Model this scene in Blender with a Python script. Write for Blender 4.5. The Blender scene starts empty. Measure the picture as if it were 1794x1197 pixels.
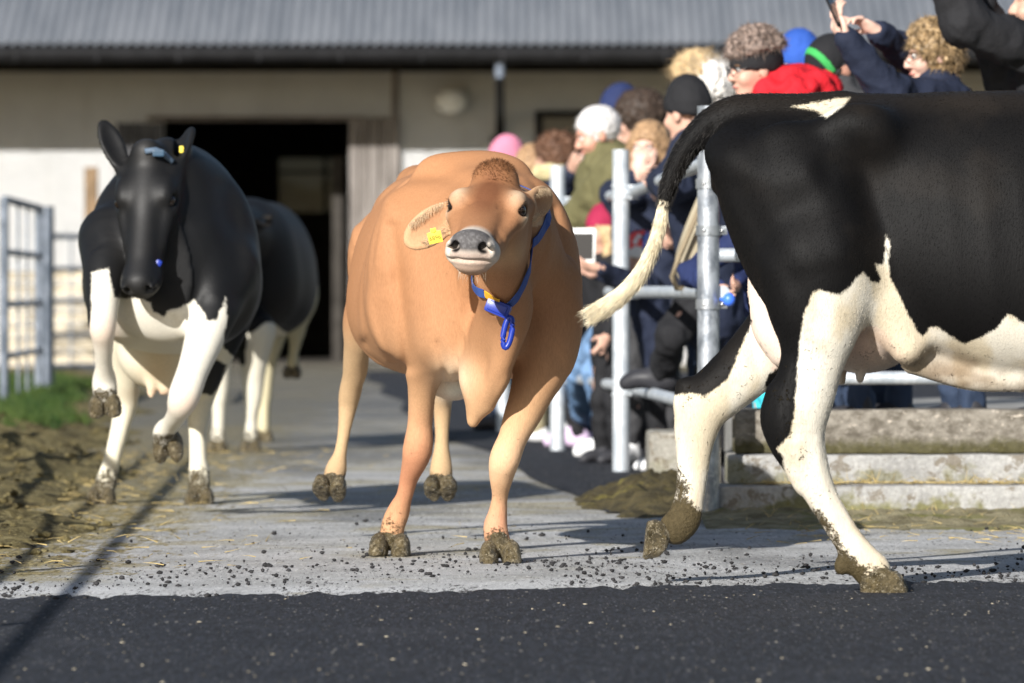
import bpy, bmesh, math, random
import numpy as np
from mathutils import Vector, Matrix
random.seed(7); RNG = np.random.default_rng(7)
SC = bpy.context.scene; COL = SC.collection

# ------------------------------------------------------------ camera, sky, sun, exposure
FPX = 200/36*1794; CH = 0.87; HOR = 506.0      # focal length in photo pixels, lens height, horizon row
cam_d = bpy.data.cameras.new('camera'); cam = bpy.data.objects.new('camera', cam_d); COL.objects.link(cam)
cam.location = (0, 0, CH); cam.rotation_euler = (math.radians(90), 0, 0)
cam_d.lens = 200; cam_d.sensor_width = 36; cam_d.shift_y = -(598.5-HOR)/1794
cam_d.clip_start = 0.5; cam_d.clip_end = 2000
cam_d.dof.use_dof = True; cam_d.dof.focus_distance = 17.2; cam_d.dof.aperture_fstop = 5.0
SC.camera = cam
EL = math.radians(24); AZ = math.radians(26)   # sun behind the camera, to its left
SUNV = Vector((-math.sin(AZ)*math.cos(EL), -math.cos(AZ)*math.cos(EL), math.sin(EL)))
W = bpy.data.worlds.new('World'); SC.world = W; W.use_nodes = True
nt = W.node_tree; bg = nt.nodes['Background']; sky = nt.nodes.new('ShaderNodeTexSky')
sky.sky_type = 'NISHITA'; sky.sun_disc = False; sky.sun_elevation = EL
sky.sun_rotation = math.atan2(SUNV.x, SUNV.y); bg.inputs['Strength'].default_value = 0.068
nt.links.new(sky.outputs[0], bg.inputs[0])
sl = bpy.data.lights.new('sun', 'SUN'); sun = bpy.data.objects.new('sun', sl); COL.objects.link(sun)
sl.energy = 5.0; sl.angle = math.radians(0.5); sl.color = (1, .975, .93)
sun.location = (-5, -5, 20); sun.rotation_euler = (-SUNV).to_track_quat('-Z', 'Y').to_euler()
SC.view_settings.view_transform = 'Standard'; SC.view_settings.look = 'None'
SC.view_settings.exposure = 0.60; SC.view_settings.gamma = 1.0
SC.cycles.max_bounces = 5; SC.cycles.diffuse_bounces = 3; SC.cycles.glossy_bounces = 2

def P(px, py, Y):                               # a photo pixel at depth Y -> world point
    return np.array([(px-897)*Y/FPX, Y, CH-(py-HOR)*Y/FPX])
def R_(rpx, Y): return rpx*Y/FPX                # pixel size at depth Y -> metres
def N_(v): v = np.asarray(v, float); return v/np.linalg.norm(v)

# ------------------------------------------------------------ object helpers
def tag(o, label=None, cat=None, group=None, kind=None):
    if label: o['label'] = label
    if cat: o['category'] = cat
    if group: o['group'] = group
    if kind: o['kind'] = kind
    return o
def empty(name, loc, label, cat, group=None):
    o = bpy.data.objects.new(name, None); COL.objects.link(o); o.location = loc
    o.empty_display_size = .1
    return tag(o, label, cat, group)
def link(name, me, mat, parent=None):
    o = bpy.data.objects.new(name, me); COL.objects.link(o)
    if mat: me.materials.append(mat)
    if parent:
        o.parent = parent
        if not parent.parent: o.matrix_parent_inverse = Matrix.Translation(-parent.location)
    return o
def mesh_np(name, V, F, smooth=True):
    me = bpy.data.meshes.new(name)
    V = np.asarray(V, np.float32); F = np.asarray(F, np.int32)
    me.vertices.add(len(V)); me.vertices.foreach_set('co', V.ravel())
    n = F.shape[1]; me.loops.add(F.size); me.loops.foreach_set('vertex_index', F.ravel())
    me.polygons.add(len(F)); me.polygons.foreach_set('loop_start', np.arange(0, F.size, n, dtype=np.int32))
    me.polygons.foreach_set('use_smooth', np.full(len(F), smooth))
    me.update(calc_edges=True); return me
def attr(me, name, arr):
    arr = np.asarray(arr, np.float32)
    if arr.ndim == 1:
        a = me.attributes.new(name, 'FLOAT', 'POINT'); a.data.foreach_set('value', arr)
    else:
        a = me.attributes.new(name, 'FLOAT_COLOR', 'POINT')
        a.data.foreach_set('color', np.hstack([arr, np.ones((len(arr), 1), np.float32)]).astype(np.float32).ravel())

class MB:                                       # collects shapes into one mesh
    def __init__(s): s.bm = bmesh.new()
    def box(s, c, size, rot=None, bev=0):
        r = bmesh.ops.create_cube(s.bm, size=1); M = Matrix.Translation(Vector(c)) @ (rot.to_4x4() if rot else Matrix()) @ Matrix.Diagonal((*size, 1))
        bmesh.ops.transform(s.bm, matrix=M, verts=r['verts'])
        if bev:
            es = list({e for v in r['verts'] for e in v.link_edges})
            bmesh.ops.bevel(s.bm, geom=es, offset=bev, segments=2, affect='EDGES', profile=.6)
        return s
    def tube(s, a, b, r, r2=None, n=16, caps=True):
        a = Vector(a); b = Vector(b); d = b-a
        q = d.to_track_quat('Z', 'Y').to_matrix().to_4x4()
        bmesh.ops.create_cone(s.bm, cap_ends=caps, segments=n, radius1=r, radius2=r if r2 is None else r2, depth=d.length, matrix=Matrix.Translation((a+b)/2) @ q)
        return s
    def path(s, pts, r, n=10, closed=False):
        pts = [Vector(p) for p in pts]; rings = []; m = len(pts)
        for i, p in enumerate(pts):
            t = (pts[(i+1) % m]-pts[i-1]) if closed else (pts[min(i+1, m-1)]-pts[max(i-1, 0)])
            q = t.to_track_quat('Z', 'Y'); rr = r[i] if hasattr(r, '__len__') else r
            rings.append([s.bm.verts.new(p+q @ Vector((rr*math.cos(2*math.pi*k/n), rr*math.sin(2*math.pi*k/n), 0))) for k in range(n)])
        for i in range(m if closed else m-1):
            A, B = rings[i], rings[(i+1) % m]
            for k in range(n): s.bm.faces.new((A[k], A[(k+1) % n], B[(k+1) % n], B[k]))
        if not closed:
            s.bm.faces.new(rings[0][::-1]); s.bm.faces.new(rings[-1])
        return s
    def ball(s, c, r, sub=3, rot=None):
        if not hasattr(r, '__len__'): r = (r, r, r)
        M = Matrix.Translation(Vector(c)) @ (rot.to_4x4() if rot else Matrix()) @ Matrix.Diagonal((*r, 1))
        bmesh.ops.create_icosphere(s.bm, subdivisions=sub, radius=1, matrix=M); return s
    def done(s, name, mat, parent=None, smooth=False, angle=None):
        me = bpy.data.meshes.new(name); s.bm.normal_update(); s.bm.to_mesh(me); s.bm.free()
        for p in me.polygons: p.use_smooth = smooth
        if smooth and angle: me.set_sharp_from_angle(angle=math.radians(angle))
        return link(name, me, mat, parent)

# ------------------------------------------------------------ noise on numpy points
def _h(x, y, z, s):
    h = (x*np.uint32(374761393) + y*np.uint32(668265263) + z*np.uint32(1274126177) + np.uint32(s*974711+13))
    h = (h ^ (h >> np.uint32(13)))*np.uint32(1274126177); h = h ^ (h >> np.uint32(16))
    return h.astype(np.float32)/np.float32(4294967295.0)
def vnoise(p, s=0):
    p = np.asarray(p, np.float32); i = np.floor(p); f = p-i; f = f*f*(3-2*f); i = i.astype(np.int64).astype(np.uint32)
    x, y, z = i[..., 0], i[..., 1], i[..., 2]; o = np.uint32(1); r = 0
    for a in (0, 1):
        for b in (0, 1):
            for c in (0, 1):
                w = (f[..., 0] if a else 1-f[..., 0])*(f[..., 1] if b else 1-f[..., 1])*(f[..., 2] if c else 1-f[..., 2])
                r = r + w*_h(x+np.uint32(a), y+np.uint32(b), z+np.uint32(c), s)
    return r
def fnoise(p, s=0, n=3):
    p = np.asarray(p, np.float32); t = 0; a = 1; tot = 0
    for k in range(n): t = t+a*vnoise(p*2**k, s+k); tot += a; a *= .5
    return t/tot
def sstep(a, b, x):
    t = np.clip((np.asarray(x)-a)/(b-a), 0, 1); return t*t*(3-2*t)

# ------------------------------------------------------------ implicit surfaces -> one continuous mesh
def spline(pts, n=5):
    pts = np.asarray(pts, float); m = len(pts); out = []
    for i in range(m-1):
        a, b, c, d = pts[max(i-1, 0)], pts[i], pts[i+1], pts[min(i+2, m-1)]
        for t in np.linspace(0, 1, n, endpoint=False):
            out.append(.5*((2*b)+(c-a)*t+(2*a-5*b+4*c-d)*t*t+(3*b-a-3*c+d)*t**3))
    out.append(pts[-1]); return np.array(out)
class SDF:
    def __init__(s): s.ops = []
    def add(s, fn, lo, hi, k, op='u'): s.ops.append((fn, np.asarray(lo, float), np.asarray(hi, float), k, op)); return s
    def chain(s, pts, k=.03, op='u', ax=None, fac=1., n=8):
        """pts: rows (x,y,z,r): a tapering limb along a smooth curve"""
        pts = np.array([np.r_[p[0], p[1]] if len(p) == 2 else np.asarray(p) for p in pts], float)
        Q = spline(pts, n) if len(pts) > 2 else pts
        Q[:, 3] = np.maximum(Q[:, 3], .002)
        A = None if ax is None else N_(ax)
        m = max(1., fac)
        lo = (Q[:, :3]-Q[:, 3:]*m).min(0); hi = (Q[:, :3]+Q[:, 3:]*m).max(0)
        def fn(p):
            best = None
            for a, b in zip(Q[:-1], Q[1:]):
                ba = b[:3]-a[:3]; L = ba @ ba+1e-12
                q = p-a[:3].astype(np.float32)
                h = np.clip((q @ ba.astype(np.float32))/L, 0, 1)
                q = q-h[..., None]*ba.astype(np.float32)
                if A is not None: q = q-((q @ A.astype(np.float32))*(1-1/fac))[..., None]*A.astype(np.float32)
                d = np.sqrt((q*q).sum(-1))-(a[3]+h*(b[3]-a[3]))
                best = d if best is None else np.minimum(best, d)
            return best
        return s.add(fn, lo, hi, k, op)
    def ell(s, c, r, R=None, k=.03, op='u'):
        c = np.asarray(c, np.float32); r = np.asarray(r, np.float32) if hasattr(r, '__len__') else np.full(3, r, np.float32)
        Rm = np.eye(3, dtype=np.float32) if R is None else np.asarray(R, np.float32)   # rows: local axes
        ext = np.sqrt(((Rm.T*r)**2).sum(1))
        def fn(p):
            q = (p-c) @ Rm.T
            k0 = np.sqrt(((q/r)**2).sum(-1)); k1 = np.sqrt(((q/(r*r))**2).sum(-1))+1e-9
            return k0*(k0-1)/k1
        return s.add(fn, c-ext, c+ext, k, op)
    def plane(s, c, n, k=.004):                 # cuts away the side n points to
        c = np.asarray(c, np.float32); n = N_(n).astype(np.float32)
        return s.add(lambda p: -((p-c) @ n), np.full(3, -1e6), np.full(3, 1e6), k, 's')
    def loft(s, O, u, v, st, n=2.3, egg=.12, k=.05):
        """trunk: st rows (s, top z, bottom z, half width, lateral shift)"""
        st = spline(np.array(st, float), 6); O = np.asarray(O, np.float32)
        u = np.asarray(u, np.float32); v = np.asarray(v, np.float32)
        S = st[:, 0]; ends = [O+a*u+b*v for a in (S[0], S[-1]) for b in (-.45, .45)]
        lo = np.min(ends, 0); hi = np.max(ends, 0); lo[2] = st[:, 2].min(); hi[2] = st[:, 1].max()
        def fn(p):
            q = p-O; a = q @ u; b = q @ v; z = p[..., 2]
            T = np.interp(a, S, st[:, 1]); B = np.interp(a, S, st[:, 2]); Wd = np.interp(a, S, st[:, 3]); off = np.interp(a, S, st[:, 4])
            h = (T-B)/2; zq = (z-(T+B)/2)/h; w = Wd*(1-egg*np.clip(zq, -1, 1))
            d = ((np.abs((b-off)/w)**n+np.abs(zq)**n)**(1/n)-1)*np.minimum(w, h)
            return np.maximum(d, np.maximum(S[0]-a, a-S[-1]))
        return s.add(fn, lo, hi, k)
    def bump(s, fn, lo, hi): return s.add(fn, lo, hi, 0, 'b')
    def groove(s, pts, depth, wid, ysign=None, ymid=0.):
        """a shallow crease (depth > 0) or ridge along a line on the surface"""
        Q = spline(np.array(pts, float)[:, :3], 4).astype(np.float32)
        def fn(p):
            best = None
            for a, b in zip(Q[:-1], Q[1:]):
                ba = b-a; ba = ba*np.array([1, 0, 1], np.float32); q = (p-a)*np.array([1, .0, 1], np.float32); h = np.clip((q @ ba)/(ba @ ba+1e-9), 0, 1); q = q-h[..., None]*ba
                d = (q*q).sum(-1); best = d if best is None else np.minimum(best, d)
            r = depth*np.exp(-best/(wid*wid))
            if ysign: r = r*sstep(-.03, .03, (p[..., 1]-ymid)*ysign)
            return r
        lo = Q.min(0)-3*wid; hi = Q.max(0)+3*wid; lo[1] = Q[:, 1].min()-.30; hi[1] = Q[:, 1].max()+.30
        return s.add(fn, lo, hi, 0, 'b')
    def _apply(s, D, p, op):
        fn, lo, hi, k, o = op
        d = fn(p).astype(np.float32)
        if o == 'b': return D+d
        if o == 's': d = -d; h = np.maximum(k-np.abs(D-d), 0)/max(k, 1e-6); return np.maximum(D, d)+h*h*k*.25
        h = np.maximum(k-np.abs(D-d), 0)/max(k, 1e-6); return np.minimum(D, d)-h*h*k*.25
    def at(s, pts):
        pts = np.asarray(pts, np.float32); D = np.full(len(pts), .5, np.float32)
        for op in s.ops: D = s._apply(D, pts, op)
        return D
    def grad(s, pts, e=.004):
        pts = np.asarray(pts, np.float32); g = np.zeros_like(pts)
        for i in range(3):
            dv = np.zeros(3, np.float32); dv[i] = e; g[:, i] = s.at(pts+dv)-s.at(pts-dv)
        return g/(np.linalg.norm(g, axis=1, keepdims=True)+1e-9)
    def snap(s, pts, off=.0, it=6):             # points pushed onto the surface
        pts = np.asarray(pts, np.float32).copy()
        for _ in range(it): pts -= s.grad(pts)*(s.at(pts)-off)[:, None]*.8
        return pts
    def bounds(s):
        L = [o for o in s.ops if o[4] == 'u']; return np.min([o[1] for o in L], 0), np.max([o[2] for o in L], 0)
    def mesh(s, base, fine=(), pad=.02):
        lo, hi = s.bounds(); lo = lo-pad-base; hi = hi+pad+base; ax = []
        for i in range(3):
            b = base[i] if hasattr(base, '__len__') else base
            xs = [lo[i]]
            while xs[-1] < hi[i]:
                st = b
                for (flo, fhi, fs) in fine:
                    if flo[i]-st <= xs[-1] <= fhi[i]: st = min(st, fs)
                xs.append(xs[-1]+st)
            ax.append(np.array(xs, np.float32))
        xs, ys, zs = ax; D = np.full((len(xs), len(ys), len(zs)), .5, np.float32)
        for op in s.ops:
            pd = op[3]+.03
            sl_ = tuple(slice(max(0, np.searchsorted(a, op[1][i]-pd)-1), np.searchsorted(a, op[2][i]+pd)+1) for i, a in enumerate(ax))
            if any(q.stop <= q.start for q in sl_): continue
            g = np.stack(np.meshgrid(xs[sl_[0]], ys[sl_[1]], zs[sl_[2]], indexing='ij'), -1)
            if op[4] == 'u':
                D[sl_] = s._apply(D[sl_], g, op)
            else:
                D[sl_] = s._apply(D[sl_], g, op)
        return nets(D, xs, ys, zs)
def nets(D, xs, ys, zs):
    I = D < 0; c = np.zeros(tuple(n-1 for n in D.shape), np.int8)
    for a in (0, 1):
        for b in (0, 1):
            for d in (0, 1): c += I[a:a+c.shape[0], b:b+c.shape[1], d:d+c.shape[2]]
    cell = (c > 0) & (c < 8); ijk = np.argwhere(cell); n = len(ijk)
    idx = np.full(c.shape, -1, np.int32); idx[cell] = np.arange(n)
    i, j, k = ijk.T; acc = np.zeros((n, 3), np.float32); cnt = np.zeros(n, np.float32)
    cr = [(a, b, d) for a in (0, 1) for b in (0, 1) for d in (0, 1)]
    val = {q: D[i+q[0], j+q[1], k+q[2]] for q in cr}
    pos = {q: np.stack([xs[i+q[0]], ys[j+q[1]], zs[k+q[2]]], -1) for q in cr}
    for q in cr:
        for ax in range(3):
            if q[ax] == 0:
                q2 = tuple(1 if t == ax else q[t] for t in range(3))
                m = (val[q] < 0) != (val[q2] < 0)
                t = np.where(m, val[q]/(val[q]-val[q2]+1e-12), 0)
                acc += np.where(m[:, None], pos[q]+t[:, None]*(pos[q2]-pos[q]), 0); cnt += m
    V = acc/np.maximum(cnt, 1)[:, None]; F = []
    for ax in range(3):
        A = [slice(None)]*3; B = [slice(None)]*3
        A[ax] = slice(0, -1); B[ax] = slice(1, None)
        m = I[tuple(A)] != I[tuple(B)]; e = np.argwhere(m); o1, o2 = (ax+1) % 3, (ax+2) % 3
        e = e[(e[:, o1] > 0) & (e[:, o2] > 0) & (e[:, o1] < D.shape[o1]-1) & (e[:, o2] < D.shape[o2]-1)]
        def g(d1, d2):
            t = e.copy(); t[:, o1] += d1; t[:, o2] += d2; return idx[t[:, 0], t[:, 1], t[:, 2]]
        f = np.stack([g(-1, -1), g(0, -1), g(0, 0), g(-1, 0)], -1)
        inn = I[e[:, 0], e[:, 1], e[:, 2]]; f[~inn] = f[~inn][:, ::-1]; F.append(f)
    F = np.concatenate(F); F = F[(F >= 0).all(1)]
    return V, F
def relax(V, F, it=2, w=.5):
    for _ in range(it):
        acc = np.zeros_like(V); cnt = np.zeros(len(V), np.float32)
        for a in range(4):
            b = (a+1) % 4
            np.add.at(acc, F[:, a], V[F[:, b]]); np.add.at(cnt, F[:, a], 1)
            np.add.at(acc, F[:, b], V[F[:, a]]); np.add.at(cnt, F[:, b], 1)
        V = V+(acc/np.maximum(cnt, 1)[:, None]-V)*w
    return V.astype(np.float32)
def poly_sd(pts, poly):                         # signed distance to a 2-D outline, negative inside
    pts = np.asarray(pts, np.float32); poly = np.asarray(poly, np.float32); d = np.full(len(pts), 1e9, np.float32); ins = np.zeros(len(pts), bool)
    for a, b in zip(poly, np.roll(poly, -1, 0)):
        e = b-a; w = pts-a; t = np.clip((w @ e)/(e @ e+1e-9), 0, 1); q = w-t[:, None]*e
        d = np.minimum(d, (q*q).sum(1))
        cnd = (a[1] > pts[:, 1]) != (b[1] > pts[:, 1])
        xi = a[0]+(pts[:, 1]-a[1])*(b[0]-a[0])/(b[1]-a[1]+1e-9)
        ins ^= cnd & (pts[:, 0] < xi)
    d = np.sqrt(d); return np.where(ins, -d, d)
def strands(name, roots, dirs, length, width, mat, parent, droop=.3, seg=3, jit=.2, lens=None):
    roots = np.asarray(roots, np.float32); n = len(roots); d = np.asarray(dirs, np.float32)
    d = d+RNG.normal(0, jit, d.shape); d /= np.linalg.norm(d, axis=1, keepdims=True)
    L = length*RNG.uniform(.6, 1.15, n) if lens is None else lens
    sd = np.cross(d, RNG.normal(0, 1, d.shape)); sd /= np.linalg.norm(sd, axis=1, keepdims=True)+1e-9
    s2 = np.cross(d, sd); V = []; 
    curl = RNG.normal(0, .25, (n, 3))
    for k in range(seg+1):
        t = k/seg; p = roots+d*(L*t)[:, None]+(curl*(t*t)*L[:, None])*.4; p[:, 2] -= droop*t*t*L
        w = width*(1-t*.9)
        for q in range(3):
            a = 2*math.pi*q/3; V.append(p+sd*w*math.cos(a)+s2*w*math.sin(a))
    V = np.stack(V, 1); F = []                   # n, (seg+1)*3, 3
    for k in range(seg):
        for q in range(3):
            a = k*3+q; b = k*3+(q+1) % 3; F.append((a, b, b+3, a+3))
    F = np.array(F); m = V.shape[1]
    FF = (F[None]+(np.arange(n)*m)[:, None, None]).reshape(-1, 4)
    return link(name, mesh_np(name, V.reshape(-1, 3), FF), mat, parent)

# ------------------------------------------------------------ materials
class NT:
    def __init__(s, name):
        s.m = bpy.data.materials.new(name); s.m.use_nodes = True; s.t = s.m.node_tree
        s.b = s.t.nodes['Principled BSDF']
    def n(s, typ, **kw):
        o = s.t.nodes.new('ShaderNode'+typ)
        for k, v in kw.items():
            if k.startswith('i_'):
                key = k[2:]; key = int(key) if key.isdigit() else key
                o.inputs[key].default_value = v
            else: setattr(o, k, v)
        return o
    def l(s, a, b):
        s.t.links.new(a, b)
    def val(s, x): return x
    def math(s, op, a, b=None, c=None, clamp=False):
        o = s.n('Math', operation=op); o.use_clamp = clamp
        for i, x in enumerate((a, b, c)):
            if x is None: continue
            if isinstance(x, (int, float)): o.inputs[i].default_value = x
            else: s.l(x, o.inputs[i])
        return o.outputs[0]
    def mix(s, f, a, b, blend='MIX'):
        o = s.n('Mix', data_type='RGBA', blend_type=blend)
        for i, x in ((0, f), (6, a), (7, b)):
            if isinstance(x, (int, float)): o.inputs[i].default_value = x
            elif isinstance(x, tuple): o.inputs[i].default_value = (*x, 1)
            else: s.l(x, o.inputs[i])
        return o.outputs[2]
    def coord(s, scale=(1, 1, 1), which='Object', rot=(0, 0, 0)):
        t = s.n('TexCoord'); m = s.n('Mapping'); m.inputs['Scale'].default_value = scale; m.inputs['Rotation'].default_value = rot
        s.l(t.outputs[which], m.inputs[0]); return m.outputs[0]
    def noise(s, scale, detail=3, rough=.55, vec=None, dist=0):
        o = s.n('TexNoise'); o.inputs['Scale'].default_value = scale; o.inputs['Detail'].default_value = detail
        o.inputs['Roughness'].default_value = rough; o.inputs['Distortion'].default_value = dist
        if vec is None: vec = s.coord()
        s.l(vec, o.inputs['Vector']); return o.outputs[0]
    def ramp(s, x, a, b, lo=0., hi=1., smooth=True):
        o = s.n('MapRange'); o.interpolation_type = 'SMOOTHSTEP' if smooth else 'LINEAR'
        for i, v in enumerate((x, a, b, lo, hi)):
            if isinstance(v, (int, float)): o.inputs[i].default_value = v
            else: s.l(v, o.inputs[i])
        return o.outputs[0]
    def attr(s, name, col=False):
        o = s.n('Attribute', attribute_name=name); return o.outputs['Color' if col else 'Fac']
    def bump(s, h, dist=.01, strength=1.):
        o = s.n('Bump'); o.inputs['Strength'].default_value = strength; o.inputs['Distance'].default_value = dist
        s.l(h, o.inputs['Height']); s.l(o.outputs[0], s.b.inputs['Normal']); return o
    def set(s, col=None, rough=None, spec=None, metal=None, sheen=None):
        for key, x in (('Base Color', col), ('Roughness', rough), ('Specular IOR Level', spec), ('Metallic', metal), ('Sheen Weight', sheen)):
            if x is None: continue
            if isinstance(x, (int, float)): s.b.inputs[key].default_value = x
            elif isinstance(x, tuple): s.b.inputs[key].default_value = (*x, 1)
            else: s.l(x, s.b.inputs[key])
        return s.m
MATS = {}
def simple(name, col, rough=.7, spec=.3, metal=0., var=.25, nscale=6., bump=.0, bscale=60., sheen=0, vscale=(1, 1, 1)):
    if name in MATS: return MATS[name]
    k = NT(name); v = k.coord(vscale); f = k.noise(nscale, 4, vec=v)
    f = k.ramp(f, .3, .7)
    c = k.mix(f, tuple(x*(1-var) for x in col), tuple(min(1, x*(1+var)) for x in col))
    k.set(c, rough, spec, metal, sheen)
    if bump: k.bump(k.noise(bscale, 3, vec=v), bump)
    MATS[name] = k.m; return k.m

def coat_hair(name, body, n, length, width, flow, mat, parent, keep=None, lift=.35, jit=.18, seg=2):
    """short coat hair: tapering blades rooted on the body, carrying the colours of the skin they grow from"""
    me = body.data; nv = len(me.vertices); V = np.empty(nv*3, np.float32); me.vertices.foreach_get('co', V); V = V.reshape(-1, 3)
    Nn = np.empty(nv*3, np.float32); me.vertices.foreach_get('normal', Nn); Nn = Nn.reshape(-1, 3)
    P4 = np.empty(len(me.polygons)*4, np.int32); me.polygons.foreach_get('vertices', P4); P4 = P4.reshape(-1, 4)
    c = V[P4].mean(1); ar = np.linalg.norm(np.cross(V[P4[:, 2]]-V[P4[:, 0]], V[P4[:, 3]]-V[P4[:, 1]]), axis=1)*(1 if keep is None else keep(c))
    ix = RNG.choice(len(P4), n, p=ar/ar.sum()); wt = RNG.dirichlet((1, 1, 1, 1), n).astype(np.float32)
    q = P4[ix]; rt = (V[q]*wt[..., None]).sum(1); nn = (Nn[q]*wt[..., None]).sum(1); nn /= np.linalg.norm(nn, axis=1, keepdims=True)
    fl = flow(rt); tg = fl-(fl*nn).sum(1, keepdims=True)*nn; tg /= np.linalg.norm(tg, axis=1, keepdims=True)+1e-6
    sw = fnoise(rt*9, 77, 2)-.5; tg = tg+np.cross(nn, tg)*(sw*1.2)[:, None]
    o = strands(name, rt-nn*.0008, tg+nn*lift, length, width, mat, parent, .0, seg, jit)
    m = (seg+1)*3
    for an, typ, k in (('ca', 'color', 4), ('cb', 'color', 4), ('sd', 'value', 1), ('mud', 'value', 1)):
        b = np.empty(nv*k, np.float32); me.attributes[an].data.foreach_get(typ, b); b = b.reshape(nv, k)
        w = (b[q]*wt[..., None]).sum(1); w = np.repeat(w, m, 0); attr(o.data, an, w[:, 0] if k == 1 else w[:, :3])
    return o
# ============================================================ THE SETTING
def strip(name, mat, left, right, z, kind='structure', nx=1):
    V = []; F = []
    for (a, b) in zip(left, right): V += [(*a, z), (*b, z)]
    for i in range(len(left)-1): F.append((2*i, 2*i+1, 2*i+3, 2*i+2))
    return tag(link(name, mesh_np(name, V, F, False), mat), kind=kind)

k = NT('dirt'); v = k.coord()
c = k.mix(k.ramp(k.noise(1.2, 6, vec=v), .3, .7), (.10, .085, .05), (.20, .17, .10))
k.set(c, .95, .1); k.bump(k.noise(14, 5, vec=v), .03); M_DIRT = k.m
g = strip('ground', M_DIRT, [(-400, -30), (-400, 900)], [(400, -30), (400, 900)], 0)

# concrete lane: pale slab, dung stains, dark damp smears, grit
k = NT('lane_concrete'); v = k.coord(); vl = k.coord((1, .35, 1))
sep = k.n('SeparateXYZ'); k.l(v, sep.inputs[0]); X, Yc = sep.outputs[0], sep.outputs[1]
base = k.mix(k.ramp(k.noise(2.3, 6, .6, v), .3, .72), (.43, .425, .41), (.67, .665, .66))
base = k.mix(k.ramp(k.noise(160, 2, .6, v), .35, .7), k.mix(1, base, (.62, .62, .62), 'MULTIPLY'), base)
pale = k.ramp(Yc, 17.2, 15.9)                                    # cleaner, worn strip beside the road
base = k.mix(k.math('MULTIPLY', pale, .55), base, (.70, .70, .70))
# dung film: olive, heavier up the lane and to the left
dl = k.math('ADD', k.math('MULTIPLY', k.ramp(Yc, 16.6, 23), .13), k.math('MULTIPLY', k.ramp(X, -.9, -1.9), .17))
dn = k.math('ADD', k.noise(1.7, 7, .62, v, .6), dl)
dung = k.ramp(dn, .56, .74)
base = k.mix(k.math('MULTIPLY', dung, .72), base, k.mix(k.noise(22, 4, .6, v), (.19, .16, .08), (.46, .40, .24)))
wet = k.ramp(k.math('ADD', k.noise(.9, 6, .6, vl, .4), k.math('MULTIPLY', k.ramp(Yc, 18, 30), .12)), .54, .68)
base = k.mix(k.math('MULTIPLY', wet, .62), base, (.10, .095, .085))
vg = k.coord((1, .11, 1)); vg2 = k.coord((1, .2, 1))
edge_d = k.math('SUBTRACT', k.math('SUBTRACT', Yc, k.math('MULTIPLY', X, .335)), 16.2)
grit = k.ramp(k.math('ADD', k.noise(70, 5, .8, vg), k.math('MULTIPLY', k.ramp(edge_d, .9, 0), .075)), .565, .62)
base = k.mix(k.math('MULTIPLY', grit, k.ramp(k.noise(5, 5, .7, vg2), .34, .58)), base, (.055, .052, .05))
base = k.mix(k.math('MULTIPLY', k.ramp(k.noise(55, 5, .8, k.coord((1.3, .13, 1))), .56, .64), .5), base, (.80, .79, .76))
mk = k.ramp(k.math('ADD', k.noise(16, 6, .75, vg2), k.math('ADD', k.ramp(X, -.75, -1.75, 0, .24), k.ramp(Yc, 16.2, 17.5, -.22, 0))), .60, .72)
base = k.mix(mk, base, k.mix(k.ramp(k.noise(60, 4, .7, vg2), .3, .7), (.07, .055, .025), (.40, .33, .16)))
base = k.mix(k.ramp(k.math('ADD', Yc, k.math('MULTIPLY', k.noise(.5, 4, .6, v), 14)), 30, 48, 0, .72), base, (.13, .125, .115))
k.set(base, k.ramp(wet, 0, 1, .88, .55), .25); k.bump(k.noise(60, 5, .65, v), .012); M_LANE = k.m
yy = np.r_[np.arange(12.6, 66, .5)]
def lane_l(y): return -1.6-.052*(y-16)-.12*vnoise(np.array([[y*.5, 0, 0]]), 3)[0] if y > 18 else -3.2
def fence_x(y): return np.interp(y, [16, 21.7, 26.8, 30.3, 34.2, 60], [1.05, .754, .513, .243, -.04, -1.2])
def lane_r(y): return 3.4 if y < 21.7 else fence_x(y)-.12
strip('concrete_lane', M_LANE, [(-6 if y > 40 else lane_l(y), y) for y in yy], [(lane_r(y), y) for y in yy], .004)

# the road in the foreground
k = NT('asphalt'); v = k.coord(); vs = k.coord((1, .5, 1))
va = k.coord((1, .13, 1)); f = k.ramp(k.noise(75, 6, .85, va), .40, .64)
c = k.mix(f, (.007, .0078, .011), (.037, .041, .055))
c = k.mix(k.math('MULTIPLY', k.ramp(k.noise(150, 4, .8, va), .62, .68), .55), c, (.22, .22, .23))
c = k.mix(k.math('MULTIPLY', k.ramp(k.noise(2.2, 6, .6, v), .5, .75), .22), c, (.085, .085, .095))
vor = k.n('TexVoronoi', feature='F1'); vor.inputs['Scale'].default_value = 15; k.l(v, vor.inputs[0])
vc = k.n('SeparateColor'); k.l(vor.outputs['Color'], vc.inputs[0])
fleck = k.math('MULTIPLY', k.math('LESS_THAN', vor.outputs['Distance'], .11), k.math('GREATER_THAN', vc.outputs[0], .93))
fl2 = k.ramp(k.noise(38, 4, .6, v), .67, .72)
c = k.mix(k.math('MULTIPLY', fl2, k.ramp(k.noise(2.7, 3, .6, v), .45, .62)), c, (.30, .25, .17))
c = k.mix(k.math('MULTIPLY', fleck, .6), c, (.42, .39, .33))
for sc_, th_, rn_, cl_ in ((95, .24, .72, (.17, .17, .18)), (45, .20, .86, (.25, .23, .20)), (130, .3, .6, (.006, .006, .009))):
    vo = k.n('TexVoronoi', feature='F1'); vo.inputs['Scale'].default_value = sc_; k.l(va, vo.inputs[0]); vs2 = k.n('SeparateColor'); k.l(vo.outputs['Color'], vs2.inputs[0])
    c = k.mix(k.math('MULTIPLY', k.math('MULTIPLY', k.math('LESS_THAN', vo.outputs['Distance'], th_), k.math('GREATER_THAN', vs2.outputs[0], rn_)), .8), c, cl_)
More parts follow.
